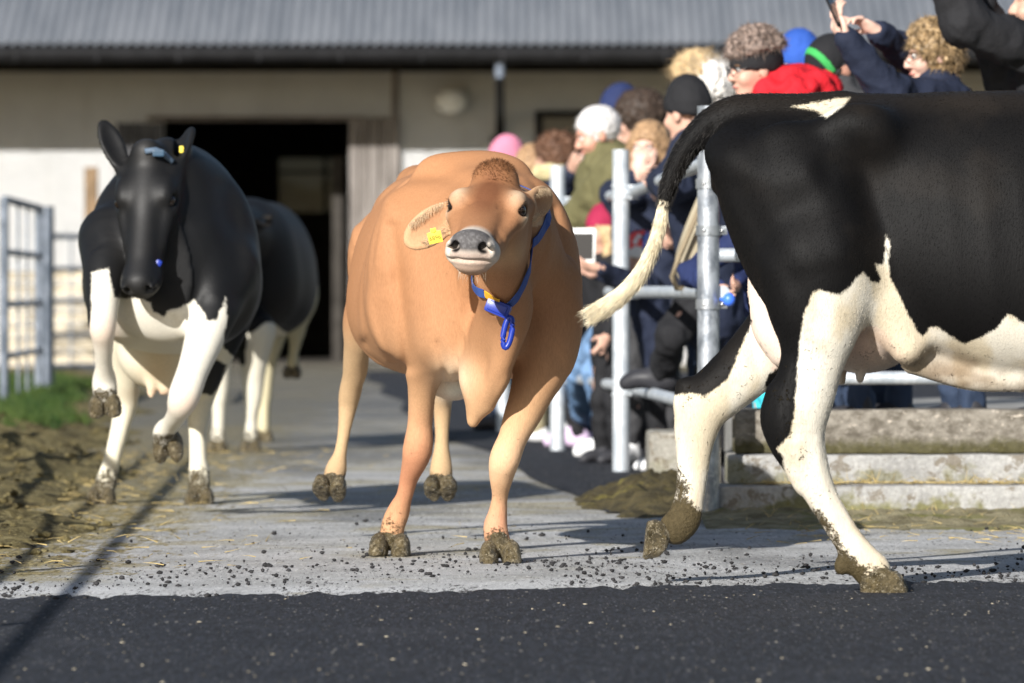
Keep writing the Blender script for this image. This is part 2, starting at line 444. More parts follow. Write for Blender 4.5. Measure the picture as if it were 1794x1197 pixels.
k.set(c, .82, .35); k.bump(k.noise(120, 4, .8, v), .012); M_ASPH = k.m
xs_ = np.linspace(-9, 9, 1400)
edge = np.array([(x, 16.22+.335*np.clip(x, -4, 4)+.28*(fnoise([[x*1.7, 3, 0]], 5)[0]-.5)+.42*(fnoise([[x*22, 1, 0]], 6, 4)[0]-.5)) for x in xs_])
V = []; F = []
for x, y in edge: V += [(x, -20, .009), (x, y, .009)]
for i in range(len(edge)-1): F.append((2*i, 2*i+2, 2*i+3, 2*i+1))
tag(link('asphalt_road', mesh_np('asphalt_road', V, F, False), M_ASPH), kind='structure')
# darker asphalt path along the fence, under the crowd
py_ = np.arange(21.9, 60, .25)
strip('asphalt_path', M_ASPH, [(fence_x(y)-.42+.05*math.sin(y*.9), y) for y in py_], [(fence_x(y)+5, y) for y in py_], .010)

# left bank: heaped soil and dung, grass on the far part
def bank_h(x, y):
    e = (-1.38-.055*(y-17.6)-.10*np.sin(y*.9)-.10*np.sin(y*2.3+1))-x                     # metres inside the bank
    return np.clip(e, 0, 3)
gx = np.arange(-7.5, -1.3, .05); gy = np.arange(17.6, 55, .1)
GX, GY = np.meshgrid(gx, gy, indexing='ij'); e = bank_h(GX, GY)
nz = fnoise(np.stack([GX*3, GY*1.6, GX*0], -1), 9, 4); nz2 = fnoise(np.stack([GX*14, GY*9, GX*0], -1), 19, 3)
H = sstep(0, .75, e)*(.02+.12*sstep(20, 30, GY))*(.45+1.1*nz)+sstep(0, .25, e)*.075*(nz2-.3)-.012+.02*sstep(.0, .1, e)
fd_ = sstep(17.7, 20.5, GY+.8*(nz2-.5)); H = H*fd_*(1-.55*sstep(29, 36, GY))-.022*(1-fd_)
V = np.stack([GX, GY, H], -1).reshape(-1, 3); nY = len(gy)
ii, jj = np.meshgrid(np.arange(len(gx)-1), np.arange(nY-1), indexing='ij'); q = (ii*nY+jj).ravel()
F = np.stack([q, q+nY, q+nY+1, q+1], -1); V[:, 2] += (V[:, 2] < .0)*-.03
k = NT('muck'); v = k.coord()
c = k.mix(k.ramp(k.noise(5, 6, .65, v), .3, .7), (.075, .058, .024), (.36, .295, .13))
c = k.mix(k.ramp(k.noise(38, 5, .75, v, 1), .52, .64), c, (.50, .42, .21)); c = k.mix(k.ramp(k.noise(12, 5, .7, v), .56, .66), c, (.045, .035, .018))
k.set(c, .9, .2); k.bump(k.noise(30, 6, .75, v), .07); M_MUCK = k.m
tag(link('muck_bank', mesh_np('muck_bank', V, F), M_MUCK), kind='structure')
def bank_z(x, y):
    i = np.clip(((x+7.5)/.05).astype(int), 0, len(gx)-1); j = np.clip(((y-17.6)/.1).astype(int), 0, nY-1); return H[i, j]
n = 60000; bx = RNG.uniform(-5.5, -1.9, n); by = RNG.uniform(24.5, 50, n); e = bank_h(bx, by)
m = (e > .30+.36*fnoise(np.stack([bx*2, by*.7, 0*bx], -1), 4)) & (fnoise(np.stack([bx*1.2, by*.5, bx*0], -1), 14)+.012*(by-30) > .40) & (bx > -5.5); bx, by = bx[m], by[m]
k = NT('grass_blade'); v = k.coord(); c = k.mix(k.ramp(k.noise(3, 4, .6, v), .35, .65), (.018, .055, .008), (.085, .125, .025)); k.set(c, .6, .3); k.b.inputs['Transmission Weight'].default_value = 0
M_GRASS = k.m
o = strands('grass', np.stack([bx, by, bank_z(bx, by)], -1), np.tile([0, 0, 1.], (len(bx), 1)), .11, .005, M_GRASS, None, .35, 2, .45, lens=(.05+.14*fnoise(np.stack([bx*5, by*2, 0*bx], -1), 91)**1.5)*RNG.uniform(.6, 1.3, len(bx)))
tag(o, 'fresh green grass growing along the muddy bank below the gates', 'grass', kind='stuff')

# dung heap by the foot of the fence
gx2 = np.arange(.12, 1.0, .02); gy2 = np.arange(20.6, 26.2, .05); A, B = np.meshgrid(gx2, gy2, indexing='ij')
r = np.sqrt(((A-.58)/.40)**2+((B-23.0)/2.1)**2)+.35*(fnoise(np.stack([A*7, B*2, 0*A], -1), 31)-.5)
Hh = sstep(1, .15, r)*.115*(.35+1.3*fnoise(np.stack([A*20, B*8, 0*A], -1), 33, 5))-.02
V = np.stack([A, B, Hh], -1).reshape(-1, 3); nb = len(gy2); ii, jj = np.meshgrid(np.arange(len(gx2)-1), np.arange(nb-1), indexing='ij'); q = (ii*nb+jj).ravel()
k = NT('dung'); v = k.coord(); sp = k.n('SeparateXYZ'); k.l(v, sp.inputs[0])
c = k.mix(k.ramp(k.noise(9, 6, .7, v), .3, .7), (.03, .024, .012), (.14, .11, .045))
c = k.mix(k.math('MULTIPLY', k.ramp(k.noise(5, 6, .7, v), .54, .64), .6), c, (.30, .25, .06))
k.set(c, .8, .3); k.bump(k.noise(30, 5, .7, v), .04); M_DUNG = k.m
tag(link('dung_heap', mesh_np('dung_heap', V, np.stack([q, q+nb, q+nb+1, q+1], -1)), M_DUNG), 'heap of dark dung with yellow green straw at the foot of the fence post', 'dung heap')

# crumbs of mud and straw bits (nobody could count them)
def crumbs(name, pts, sizes, mat, flat=.6):
    bm = bmesh.new(); bmesh.ops.create_icosphere(bm, subdivisions=1, radius=1); base = np.array([v.co for v in bm.verts]); fs = np.array([[v.index for v in f.verts] for f in bm.faces]); bm.free()
    n = len(pts); nv = len(base); J = base[None]*RNG.uniform(.6, 1.3, (n, nv, 1))*np.stack([RNG.uniform(.7, 1.5, n), RNG.uniform(.7, 1.5, n), np.full(n, flat)], -1)[:, None]
    V = J*sizes[:, None, None]+pts[:, None]; F = fs[None]+(np.arange(n)*nv)[:, None, None]
    return link(name, mesh_np(name, V.reshape(-1, 3), F.reshape(-1, 3)), mat)
n = 6500; cx = RNG.uniform(-1.8, 1.9, n); cy = 16.2+.335*cx+RNG.gamma(1.1, 1.15, n)-.12; keep = fnoise(np.stack([cx*2.2, cy*1.6, 0*cx], -1), 51) > .46
cx, cy = cx[keep], cy[keep]
for (hx, hy, m_) in ((-.02, 18.1, 260), (.28, 18.0, 260), (-.36, 18.4, 200), (.9, 17.3, 160), (1.15, 16.9, 160), (.45, 17.5, 130), (-.9, 17.6, 120)):
    cx = np.r_[cx, RNG.normal(hx, .17, m_)]; cy = np.r_[cy, RNG.normal(hy, .35, m_)]
sz = .0009+.0085*RNG.random(len(cx))**9
M_CR = simple('mud_crumb', (.026, .025, .026), .8, .3, var=.5, nscale=20)
tag(crumbs('mud_crumbs', np.stack([cx, cy, .006+sz*.5], -1), sz, M_CR, .75), 'dark crumbs of mud and dung scattered over the pale concrete', 'mud crumbs', kind='stuff')
n = 800; cx = RNG.uniform(-1.7, 1.7, n); cy = RNG.uniform(12.3, 15.9, n)+.3*cx*(RNG.random(n) < .5); sz = .0009+.005*RNG.random(n)**6
M_CH = simple('pale_chip', (.42, .37, .28), .8, .2, var=.5, nscale=20)
tag(crumbs('straw_chips', np.stack([cx, cy, .009+sz*.25], -1), sz, M_CH, .3), 'pale chips of straw and dung scattered over the dark asphalt', 'chips', kind='stuff')
M_STRAW = simple('straw', (.50, .38, .16), .7, .3, var=.4, nscale=9)
n = 900; sx = RNG.uniform(.8, 2.4, n); sy = 21.62-RNG.gamma(1.2, .16, n)
sx2 = RNG.uniform(.95, 2.4, 420); sy2 = RNG.uniform(21.72, 21.83, 420); sx3 = RNG.uniform(.8, 2.3, 160); sy3 = RNG.uniform(19.2, 21.3, 160)
sx4 = -2.3+RNG.gamma(2, .28, 700); sy4 = RNG.uniform(17.2, 30, 700)
rt = np.r_[np.stack([sx, sy, np.full(n, .012)], -1), np.stack([sx2, sy2, np.full(420, .128)], -1), np.stack([sx3, sy3, np.full(160, .012)], -1), np.stack([sx4, sy4, np.full(700, .02)], -1)]
dd = RNG.normal(0, 1, (len(rt), 3)); dd[:, 2] = np.abs(dd[:, 2])*.18
o = strands('straw', rt, dd, np.r_[np.full(n+580, .10), np.full(700, .05)] if False else .075, .0020, M_STRAW, None, .1, 2, .05)
tag(o, 'loose straw lying along the concrete tiers and the lane', 'straw', kind='stuff')
n = 2600; sx = RNG.uniform(-3.2, -1.2, n); sy = RNG.uniform(18.5, 34, n); m = bank_h(sx, sy) > .02; sx, sy = sx[m], sy[m]
sz = .004+.022*RNG.random(len(sx))**4
tag(crumbs('muck_clods', np.stack([sx, sy, np.maximum(bank_z(sx, sy), 0)+sz*.3], -1), sz, M_MUCK, .6), 'clods of straw and dung lying on the muddy bank at the left', 'clods', kind='stuff')
# soft dirt along the foot of the tiers
gx3 = np.arange(.7, 3.2, .02); gy3 = np.arange(19.6, 21.7, .04); A, B = np.meshgrid(gx3, gy3, indexing='ij')
Hh = sstep(19.9, 21.6, B+.8*(fnoise(np.stack([A*3, B*2, 0*A], -1), 61)-.5))*.035*(.3+1.2*fnoise(np.stack([A*20, B*9, 0*A], -1), 63, 4))-.002
V = np.stack([A, B, Hh], -1).reshape(-1, 3); nb = len(gy3); ii, jj = np.meshgrid(np.arange(len(gx3)-1), np.arange(nb-1), indexing='ij'); q = (ii*nb+jj).ravel()
k = NT('soil'); v = k.coord(); c = k.mix(k.ramp(k.noise(6, 6, .7, v), .3, .7), (.13, .11, .06), (.36, .32, .20))
c = k.mix(k.math('MULTIPLY', k.ramp(k.noise(3.1, 4, .6, v), .5, .66), .8), c, (.17, .17, .045)); k.set(c, .92, .15); k.bump(k.noise(50, 4, .6, v), .02)
tag(link('soil', mesh_np('soil', V, np.stack([q, q+nb, q+nb+1, q+1], -1)), k.m), kind='structure')

# ------------------------------------------------------------ concrete tiers and beam on the right
def stone(name, lo, hi, moss, bare=(.50, .49, .47), dark=(.16, .13, .09)):
    k = NT(name); v = k.coord((1, 1, 1)); sp = k.n('SeparateXYZ'); k.l(v, sp.inputs[0])
    c = k.mix(k.ramp(k.noise(5, 6, .65, v), .3, .7), tuple(x*.72 for x in bare), bare)
    c = k.mix(k.ramp(k.noise(60, 3, .7, v), .35, .7), k.mix(1, c, (.75, .75, .75), 'MULTIPLY'), c)
    sc = k.ramp(k.noise(15, 6, .75, v, .5), .54, .60)
    c = k.mix(k.math('MULTIPLY', sc, .75), c, dark)
    mo = k.ramp(k.math('ADD', k.noise(4.3, 5, .65, v), k.ramp(sp.outputs[2], hi, lo, -.10, .1, False)), .49, .60)
    c = k.mix(k.math('MULTIPLY', mo, moss), c, k.mix(k.noise(30, 4, .6, v), (.06, .06, .012), (.24, .22, .05)))
    k.set(c, .9, .2); k.bump(k.noise(45, 6, .7, v), .012); return k.m
def block(name, lo, hi, mat, lab, cat, bev=.012):
    b = MB(); b.box([(a+c)/2 for a, c in zip(lo, hi)], [c-a for a, c in zip(lo, hi)], bev=bev)
    bmesh.ops.subdivide_edges(b.bm, edges=[e for e in b.bm.edges if e.calc_length() > .2], cuts=40, use_grid_fill=True)
    for vv in b.bm.verts:
        nn = fnoise([[vv.co.x*5, vv.co.y*5, vv.co.z*7]], 71)[0]-.5; vv.co += Vector((0, .02*nn, .018*nn))
    return tag(b.done(name, mat, smooth=True, angle=35), lab, cat)
block('concrete_kerb', (.79, 21.68, -.05), (4.2, 22.0, .12), stone('kerb_concrete', 0, .12, .8), 'lowest mossy white concrete tier behind the hooves of the right cow', 'concrete tier')
block('concrete_step', (.83, 21.84, .121), (4.2, 22.2, .232), stone('step_concrete', .12, .24, .5), 'middle pale concrete tier with brown stains and straw on its edge', 'concrete tier')
k = NT('old_timber'); v = k.coord((.8, 1, 1.2)); sp = k.n('SeparateXYZ'); k.l(k.coord(), sp.inputs[0])
c = k.mix(k.ramp(k.noise(26, 6, .7, v), .3, .7), (.11, .095, .075), (.30, .272, .23))
c = k.mix(k.ramp(k.noise(45, 4, .7, v), .6, .68), c, (.48, .42, .35))
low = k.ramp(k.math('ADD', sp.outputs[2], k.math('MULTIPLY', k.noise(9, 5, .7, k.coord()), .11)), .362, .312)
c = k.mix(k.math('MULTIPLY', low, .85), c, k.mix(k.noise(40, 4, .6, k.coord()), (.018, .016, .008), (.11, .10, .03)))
k.set(c, .92, .15); k.bump(k.noise(30, 6, .7, v), .012); M_BEAM = k.m
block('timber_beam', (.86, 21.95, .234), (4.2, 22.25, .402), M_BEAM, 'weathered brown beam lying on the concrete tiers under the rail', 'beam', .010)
block('concrete_block', (.575, 23.95, -.04), (.88, 24.5, .265), stone('block_concrete', 0, .26, .3, (.42, .40, .35)), 'rough grey concrete block at the fence corner between the two tall posts', 'concrete block', .02)
b = MB(); b.box((3.0, 26.0, .15), (4.1, 7.4, .3), bev=.01); tag(b.done('raised_platform', simple('platform_concrete', (.3, .29, .27), .9, .2)), kind='structure')

# ------------------------------------------------------------ galvanised rail fence of the crowd
def galv(name, lo, hi, rough=.45, metal=.55, seed=0.):
    k = NT(name); v = k.coord((1, 1, .5)); 
    c = k.mix(k.ramp(k.noise(14+seed, 5, .65, v, .6), .35, .68), lo, hi)
    c = k.mix(k.math('MULTIPLY', k.ramp(k.noise(40, 4, .6, k.coord()), .6, .72), .5), c, (.75, .76, .78))
    k.set(c, rough, .4, metal); k.bump(k.noise(70, 3, .6, v), .002); return k.m
M_GALV = galv('galvanised_pale', (.42, .46, .50), (.66, .69, .72), .5, .35)
M_GALV2 = galv('galvanised_mottled', (.20, .22, .25), (.50, .53, .57), .4, .55, 4)
M_BOLT = simple('bolt_steel', (.7, .7, .7), .3, .5, .9)
M_RUB = simple('black_rubber', (.02, .02, .02), .6, .3)
fr = empty('rail_fence', (.754, 21.65, 0), 'pale galvanised pipe fence with round posts holding back the crowd', 'fence')
posts = [P(1241, 905, 21.65), P(1088, 830, 26.8), P(977, 792, 30.3), P(882, 762, 34.2)]
tops = [1.555, 1.525, 1.525, 1.52]
for i, (p, tz) in enumerate(zip(posts, tops)):
    r = .042 if i == 0 else .040
    b = MB(); b.tube((p[0], p[1], -.05), (p[0], p[1], tz), r, n=28)
    po = b.done('post', M_GALV2 if i == 0 else M_GALV, fr, True, 40)
    if i == 0:
        b = MB(); b.tube((p[0], p[1], tz+.0005), (p[0], p[1], tz+.010), r*1.02, n=28); b.done('post_cap', M_GALV2, po, True, 40)
        for py in (246, 322, 404, 533):
            z = P(0, py, p[1])[2]; b = MB(); b.tube((p[0], p[1], z-.019), (p[0], p[1], z+.019), r+.006, n=28); b.box((p[0]+.055, p[1], z), (.035, .012, .034), bev=.003)
            cl = b.done('clamp', galv('clamp_galv', (.30, .32, .34), (.48, .50, .53), .35, .7) if py == 246 else bpy.data.materials['clamp_galv'], po, True, 40)
            for dx in (-.018, .052):
                b = MB(); b.ball((p[0]+dx, p[1]-(.046 if dx < 0 else .012), z), .007, 2); b.done('bolt', M_BOLT, cl, True)
    else:
        for z in (1.325, .855, .40):
            b = MB(); b.tube((p[0], p[1], z-.035), (p[0], p[1], z-.022), r+.005, n=24); b.tube((p[0], p[1], z+.022), (p[0], p[1], z+.035), r+.005, n=24)
            for dz in (-.028, .028): b.box((p[0]+.055, p[1]+.0, z+dz), (.06, .05, .01), bev=.002)
            b.done('clamp', M_GALV, po, True, 40)
for z0 in (1.325, .855, .40):
    b = MB(); pts = [(p[0]+.055, p[1]+.0, z0+(.05*(z0 > 1 and i == 0))) for i, p in enumerate(posts)] + [(-.45, 40, z0)]
    b.path(pts, .027, 14); b.done('rail', M_GALV, fr, True, 50)
fr2 = empty('rail_fence', (.9, 21.95, 0), 'galvanised rails running behind the black and white cow above the brown beam', 'fence')
for z0 in (1.45, 1.0, .525):
    b = MB(); b.tube((.80, 22.0, z0), (4.2, 22.0, z0), .026, n=16); ra = b.done('rail', M_GALV, fr2, True, 50)
b = MB(); b.tube((3.2, 22.0, .38), (3.2, 22.0, 1.55), .04, n=20); b.done('post', M_GALV, fr2, True, 50)
c_ = P(1277, 525, 21.6); b = MB(); b.ball(c_, (.024, .024, .026), 3); b.tube(c_, (c_[0]-.03, 21.62, c_[2]), .008)
b.done('knob', simple('blue_plastic', (.05, .16, .75), .35, .5), fr, True)

# ------------------------------------------------------------ gates on the left
M_GATE = galv('gate_steel', (.10, .12, .15), (.24, .27, .32), .5, .4, 2)
def gate(label, a, b_, z0, h, nv, nr=4, r=.028, posts=True):
    a = Vector((*a, 0)); b2 = Vector((*b_, 0)); root = empty('field_gate', a, label, 'gate', 'steel gates along the left bank')
    fb = MB()
    for q in (a, b2): fb.tube(q+Vector((0, 0, z0)), q+Vector((0, 0, z0+h)), r*1.15, n=12)
    fb.tube(a+Vector((0, 0, z0+h)), b2+Vector((0, 0, z0+h)), r, n=12); fb.tube(a+Vector((0, 0, z0)), b2+Vector((0, 0, z0)), r, n=12); fb.done('gate_frame', M_GATE, root, True, 50)
    for i in range(1, nr):
        z = z0+h*i/nr; t = MB(); t.tube(a+Vector((0, 0, z)), b2+Vector((0, 0, z)), r*.85, n=10); t.done('rail', M_GATE, root, True, 50)
    for i in range(1, nv+1):
        q = a.lerp(b2, i/(nv+1)); t = MB(); t.box((q.x+.031, q.y, z0+h/2), (.016, .07, h-.02)); t.done('bar', M_GATE, root)
    if posts:
        t = MB(); t.tube(b2+Vector((.03, .25, -.05)), b2+Vector((.03, .25, z0+h+.02)), .06, n=16); t.done('post', M_GATE, root, True, 50)
    return root
gate('blurred grey steel gate above the green grass at the left edge', (-3.57, 40.0), (-3.70, 44.6), .02, 1.48, 3)
gate('low grey steel gate beyond the grass, beside the pallets near the wall', (-4.75, 57.5), (-3.3, 59.0), .08, 1.32, 5, 4, .03)
gate('steel gate beside the lane casting its rail shadow over the muck', (-2.46, 9.0), (-2.98, 27.5), .15, 1.2, 5, 5, .022, False)

# ------------------------------------------------------------ the barn
k = NT('roughcast'); v = k.coord(); c = k.mix(k.ramp(k.noise(1.2, 6, .6, v), .3, .7), (.76, .76, .755), (.86, .86, .855))
st_ = k.ramp(k.noise(2.6, 5, .7, k.coord((1, 1, .12))), .54, .72); c = k.mix(k.math('MULTIPLY', st_, .22), c, (.48, .46, .41)); c = k.mix(k.math('MULTIPLY', k.ramp(k.noise(9, 5, .75, v), .55, .7), .18), c, (.5, .49, .45))
k.set(c, .95, .1); k.bump(k.noise(22, 5, .75, v), .09); M_WALL = k.m
k = NT('roof_sheet'); v = k.coord((1, .15, .15)); c = k.mix(k.ramp(k.noise(3, 5, .6, v), .3, .7), (.085, .095, .112), (.12, .13, .148)); k.set(c, .55, .35, .0); M_ROOF = k.m
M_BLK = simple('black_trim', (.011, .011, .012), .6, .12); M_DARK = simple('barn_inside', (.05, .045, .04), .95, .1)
k = NT('door_wood'); v = k.coord((1, 1, .12)); c = k.mix(k.ramp(k.noise(9, 6, .7, v, .4), .3, .7), (.12, .105, .095), (.30, .27, .25)); k.set(c, .9, .15); k.bump(k.noise(30, 4, .7, v), .01); M_DOOR = k.m
YW = 65.0
def xw(px, Y=YW): return (px-897)*Y/FPX
def zw(py, Y=YW): return CH-(py-HOR)*Y/FPX
barn = empty('barn', (xw(450), YW, 0), 'white rendered barn with grey corrugated roof and dark open doorway', 'barn')
dl_, dr_, dt_ = xw(285), xw(612), zw(211); wl, wr, wb, wt = xw(945), xw(1060), zw(262), zw(202)
b = MB(); T = .3
def wbx(x0, x1, z0, z1, y0=YW, t=T): b.box(((x0+x1)/2, y0+t/2, (z0+z1)/2), (x1-x0, t, z1-z0))
wbx(-14, dl_, 0, 3.75); wbx(dl_, dr_, dt_, 3.75); wbx(dr_, wl, 0, 3.75); wbx(wl, wr, 0, wb); wbx(wl, wr, wt, 3.75); wbx(wr, 14, 0, 3.75)
b.done('wall', M_WALL, barn)
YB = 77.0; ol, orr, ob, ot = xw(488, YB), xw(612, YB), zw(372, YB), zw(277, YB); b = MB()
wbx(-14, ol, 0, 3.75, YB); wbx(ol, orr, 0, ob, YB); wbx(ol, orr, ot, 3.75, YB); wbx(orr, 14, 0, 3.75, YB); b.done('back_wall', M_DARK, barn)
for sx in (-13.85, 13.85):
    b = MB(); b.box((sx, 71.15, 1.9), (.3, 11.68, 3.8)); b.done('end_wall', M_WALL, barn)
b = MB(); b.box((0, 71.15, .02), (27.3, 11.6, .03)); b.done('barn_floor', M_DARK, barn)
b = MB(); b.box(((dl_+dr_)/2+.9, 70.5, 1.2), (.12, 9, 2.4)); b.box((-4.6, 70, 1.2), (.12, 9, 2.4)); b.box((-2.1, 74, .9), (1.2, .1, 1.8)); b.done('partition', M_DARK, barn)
# corrugated roof: two slopes
ez, ey, slope = 3.60, 63.18, .42; xs_ = np.arange(-14.4, 14.4, .115/8); pr = .022*np.sin(xs_/.115*2*math.pi)
ridge = 71.15; V = []; F = []; nX = len(xs_)
rows = [(ey, ez), (67, ez+slope*(67-ey)), (ridge, ez+slope*(ridge-ey)), (75, ez+slope*(2*ridge-ey-75)), (2*ridge-ey, ez)]
for (y, z) in rows: V.append(np.stack([xs_, np.full(nX, y), z+pr], -1))
for (y, z) in rows: V.append(np.stack([xs_, np.full(nX, y), z+pr-.012], -1))
V = np.concatenate(V); i_ = np.arange(nX-1)
for off, fl in ((0, 0), (5, 1)):
    for rr in range(4):
        a_ = (rr+off)*nX+i_; f = np.stack([a_, a_+1, a_+nX+1, a_+nX], -1); F.append(f[:, ::-1] if fl else f)
for rr in (0, 4):
    a_ = rr*nX+i_; f = np.stack([a_, a_+5*nX, a_+5*nX+1, a_+1], -1); F.append(f)
roof = link('roof', mesh_np('roof', V, np.concatenate(F)), M_ROOF, barn)
for sx in (-13.9, 13.9):
    b = MB(); vs_ = [b.bm.verts.new((sx, y, z)) for (y, z) in ((65, 3.75), (77.3, 3.75), (71.15, 6.7))]; b.bm.faces.new(vs_); b.done('gable', M_WALL, barn)
b = MB(); b.box((0, 64.3, 3.64), (28, 1.5, .03)); b.box((0, ey+.12, 3.545), (28, .03, .17)); b.done('soffit', M_BLK, barn)
b = MB(); b.box((0, 64.96, (3.74+zw(126))/2), (27.9, .08, 3.74-zw(126))); b.done('eave_shade_strip', simple('eave_shade_dark', (.02, .018, .016), .9, .15), barn)  # dark strip added to stand in for the shade under the eave
b = MB(); b.tube((-14.3, ey-.05, 3.475), (14.3, ey-.05, 3.475), .095, n=16); gut = b.done('gutter', M_BLK, barn, True, 50)
for x in np.arange(-13.6, 14, .9):
    b = MB(); b.box((x, ey-.115, 3.475), (.03, .075, .17), bev=.004); b.done('gutter_bracket', simple('gutter_steel', (.016, .016, .018), .6, .15), gut)
X0 = xw(876, 64.8); b = MB(); b.path([(X0, ey+.0, 3.45), (X0, ey+.05, 3.3), (X0, ey+.05, 3.22)], .05, 12); b.done('downpipe_outlet', simple('outlet_zinc', (.22, .26, .33), .45, .5, .3), barn, True, 50)
b = MB(); b.path([(X0, ey+.05, 3.24), (X0, ey+.3, 3.0), (X0, 64.75, 2.85), (X0, 64.88, 2.7), (X0, 64.88, .1)], .052, 12); dp = b.done('downpipe', M_BLK, barn, True, 50)
b = MB(); b.box((X0-.03, 64.86, zw(258)), (.16, .16, .24), bev=.02); b.done('pipe_bracket', M_BLK, dp)
lx, lz = xw(790), zw(177); b = MB(); b.ball((lx, 64.84, lz), (.19, .15, .15), 4); lamp = b.done('wall_lamp', simple('lamp_glass', (.78, .78, .76), .3, .5, var=.05), barn, True)
b = MB(); b.tube((lx, 65.0, lz+.0), (lx, 64.90, lz+.0), .15, n=32); b.done('lamp_base', M_BLK, lamp, True, 40)
def boards(x0, x1, z0, z1, y, nb, name, mat, th=.05):
    b = MB(); w = (x1-x0)/nb
    for i in range(nb): b.box((x0+w*(i+.5), y+RNG.uniform(-.004, .004), (z0+z1)/2), (w-.012, th, z1-z0), bev=.004)
    return b.done(name, mat, barn)
boards(xw(612), xw(700), .05, zw(206), 64.93, 5, 'door', M_DOOR)
d2 = boards(xw(204), xw(287), .05, zw(216), 64.93, 4, 'door', simple('door_dark', (.07, .07, .075), .8, .2))
b = MB(); b.box((xw(448), 64.95, zw(208)), (xw(640)-xw(262), .09, .05)); b.done('door_track', simple('track_wood', (.13, .11, .10), .9, .2), barn)
b = MB(); b.box((xw(692), 64.97, zw(165)), (.07, .05, .62)); b.done('trim_board', M_DOOR, barn)
b = MB(); fw_ = .06
for (x0, x1, z0, z1) in ((wl-.05, wl+.04, wb-.05, wt+.05), (wr-.04, wr+.05, wb-.05, wt+.05)): b.box(((x0+x1)/2, 65.0, (z0+z1)/2), (x1-x0, .1, z1-z0))
b.box(((wl+wr)/2, 65.0, wt+.015), (wr-wl-.09, .1, .07)); b.box(((wl+wr)/2, 65.0, wb-.015), (wr-wl-.09, .1, .07)); wn = b.done('window', M_BLK, barn)
b = MB(); b.box(((wl+wr)/2, 65.1, (wb+wt)/2), (wr-wl, .02, wt-wb)); b.done('pane', simple('window_dark', (.02, .022, .026), .15, .5), wn)
k = NT('dusty_pane'); tr = k.n('BsdfTransparent'); tr.inputs[0].default_value = (.16, .17, .18, 1); gl = k.n('BsdfGlossy'); gl.inputs['Roughness'].default_value = .2; mx = k.n('MixShader'); mx.inputs[0].default_value = .04
k.l(tr.outputs[0], mx.inputs[1]); k.l(gl.outputs[0], mx.inputs[2]); k.l(mx.outputs[0], k.t.nodes['Material Output'].inputs[0])
b = MB(); b.box(((ol+orr)/2, YB+.15, (ob+ot)/2), (orr-ol, .012, ot-ob)); wb_ = b.done('far_window', k.m, barn)
b = MB(); b.box(((ol+orr)/2+.15, YB+.12, (ob+ot)/2), (.05, .03, ot-ob)); b.box(((ol+orr)/2, YB+.12, ob+(ot-ob)*.74), (orr-ol, .034, .04)); b.done('glazing_bar', M_BLK, wb_)
# post and pallets by the wall
pw = MB(); pw.box((xw(160, 64), 64, zw(293, 64)/2), (.15, .13, zw(293, 64)), bev=.012); tag(pw.done('wooden_post', simple('post_wood', (.22, .15, .09), .9, .2, bump=.01)), 'brown wooden post standing against the white wall behind the black cow', 'post')
M_PAL = simple('pallet_wood', (.46, .40, .30), .9, .15, var=.35, nscale=4)
for i in range(7):
    z = .02+i*.15; t = MB(); cx0 = -4.98+RNG.uniform(-.03, .03)
    for q in range(6): t.box((cx0-.5+q*.2, 62.4, z+.128), (.13, 1.0, .02))
    for q in (-.45, 0, .45): t.box((cx0, 62.4+q, z+.08), (1.1, .09, .075)); t.box((cx0, 62.4+q, z+.012), (1.1, .09, .02))
    lab = 'pale wooden pallet in the stack by the white wall behind the left gates'
    tag(t.done('pallet', M_PAL), lab, 'pallet', 'pallets stacked by the barn wall')
# hedge and field seen through the far opening
k = NT('leaf'); v = k.coord(); c = k.mix(k.noise(4, 4, .6, v), (.05, .055, .02), (.16, .15, .06)); k.set(c, .7, .2); M_LEAF = k.m
n = 6000; rp = np.stack([RNG.uniform(-9, 2, n), RNG.uniform(98, 101, n), RNG.uniform(0, 2.55, n)+.25*RNG.random(n)], -1)
o = strands('hedge', rp, RNG.normal(0, 1, (n, 3)), .35, .05, M_LEAF, None, .2, 2, .3); tag(o, 'olive hedge seen through the far opening of the barn', 'hedge')
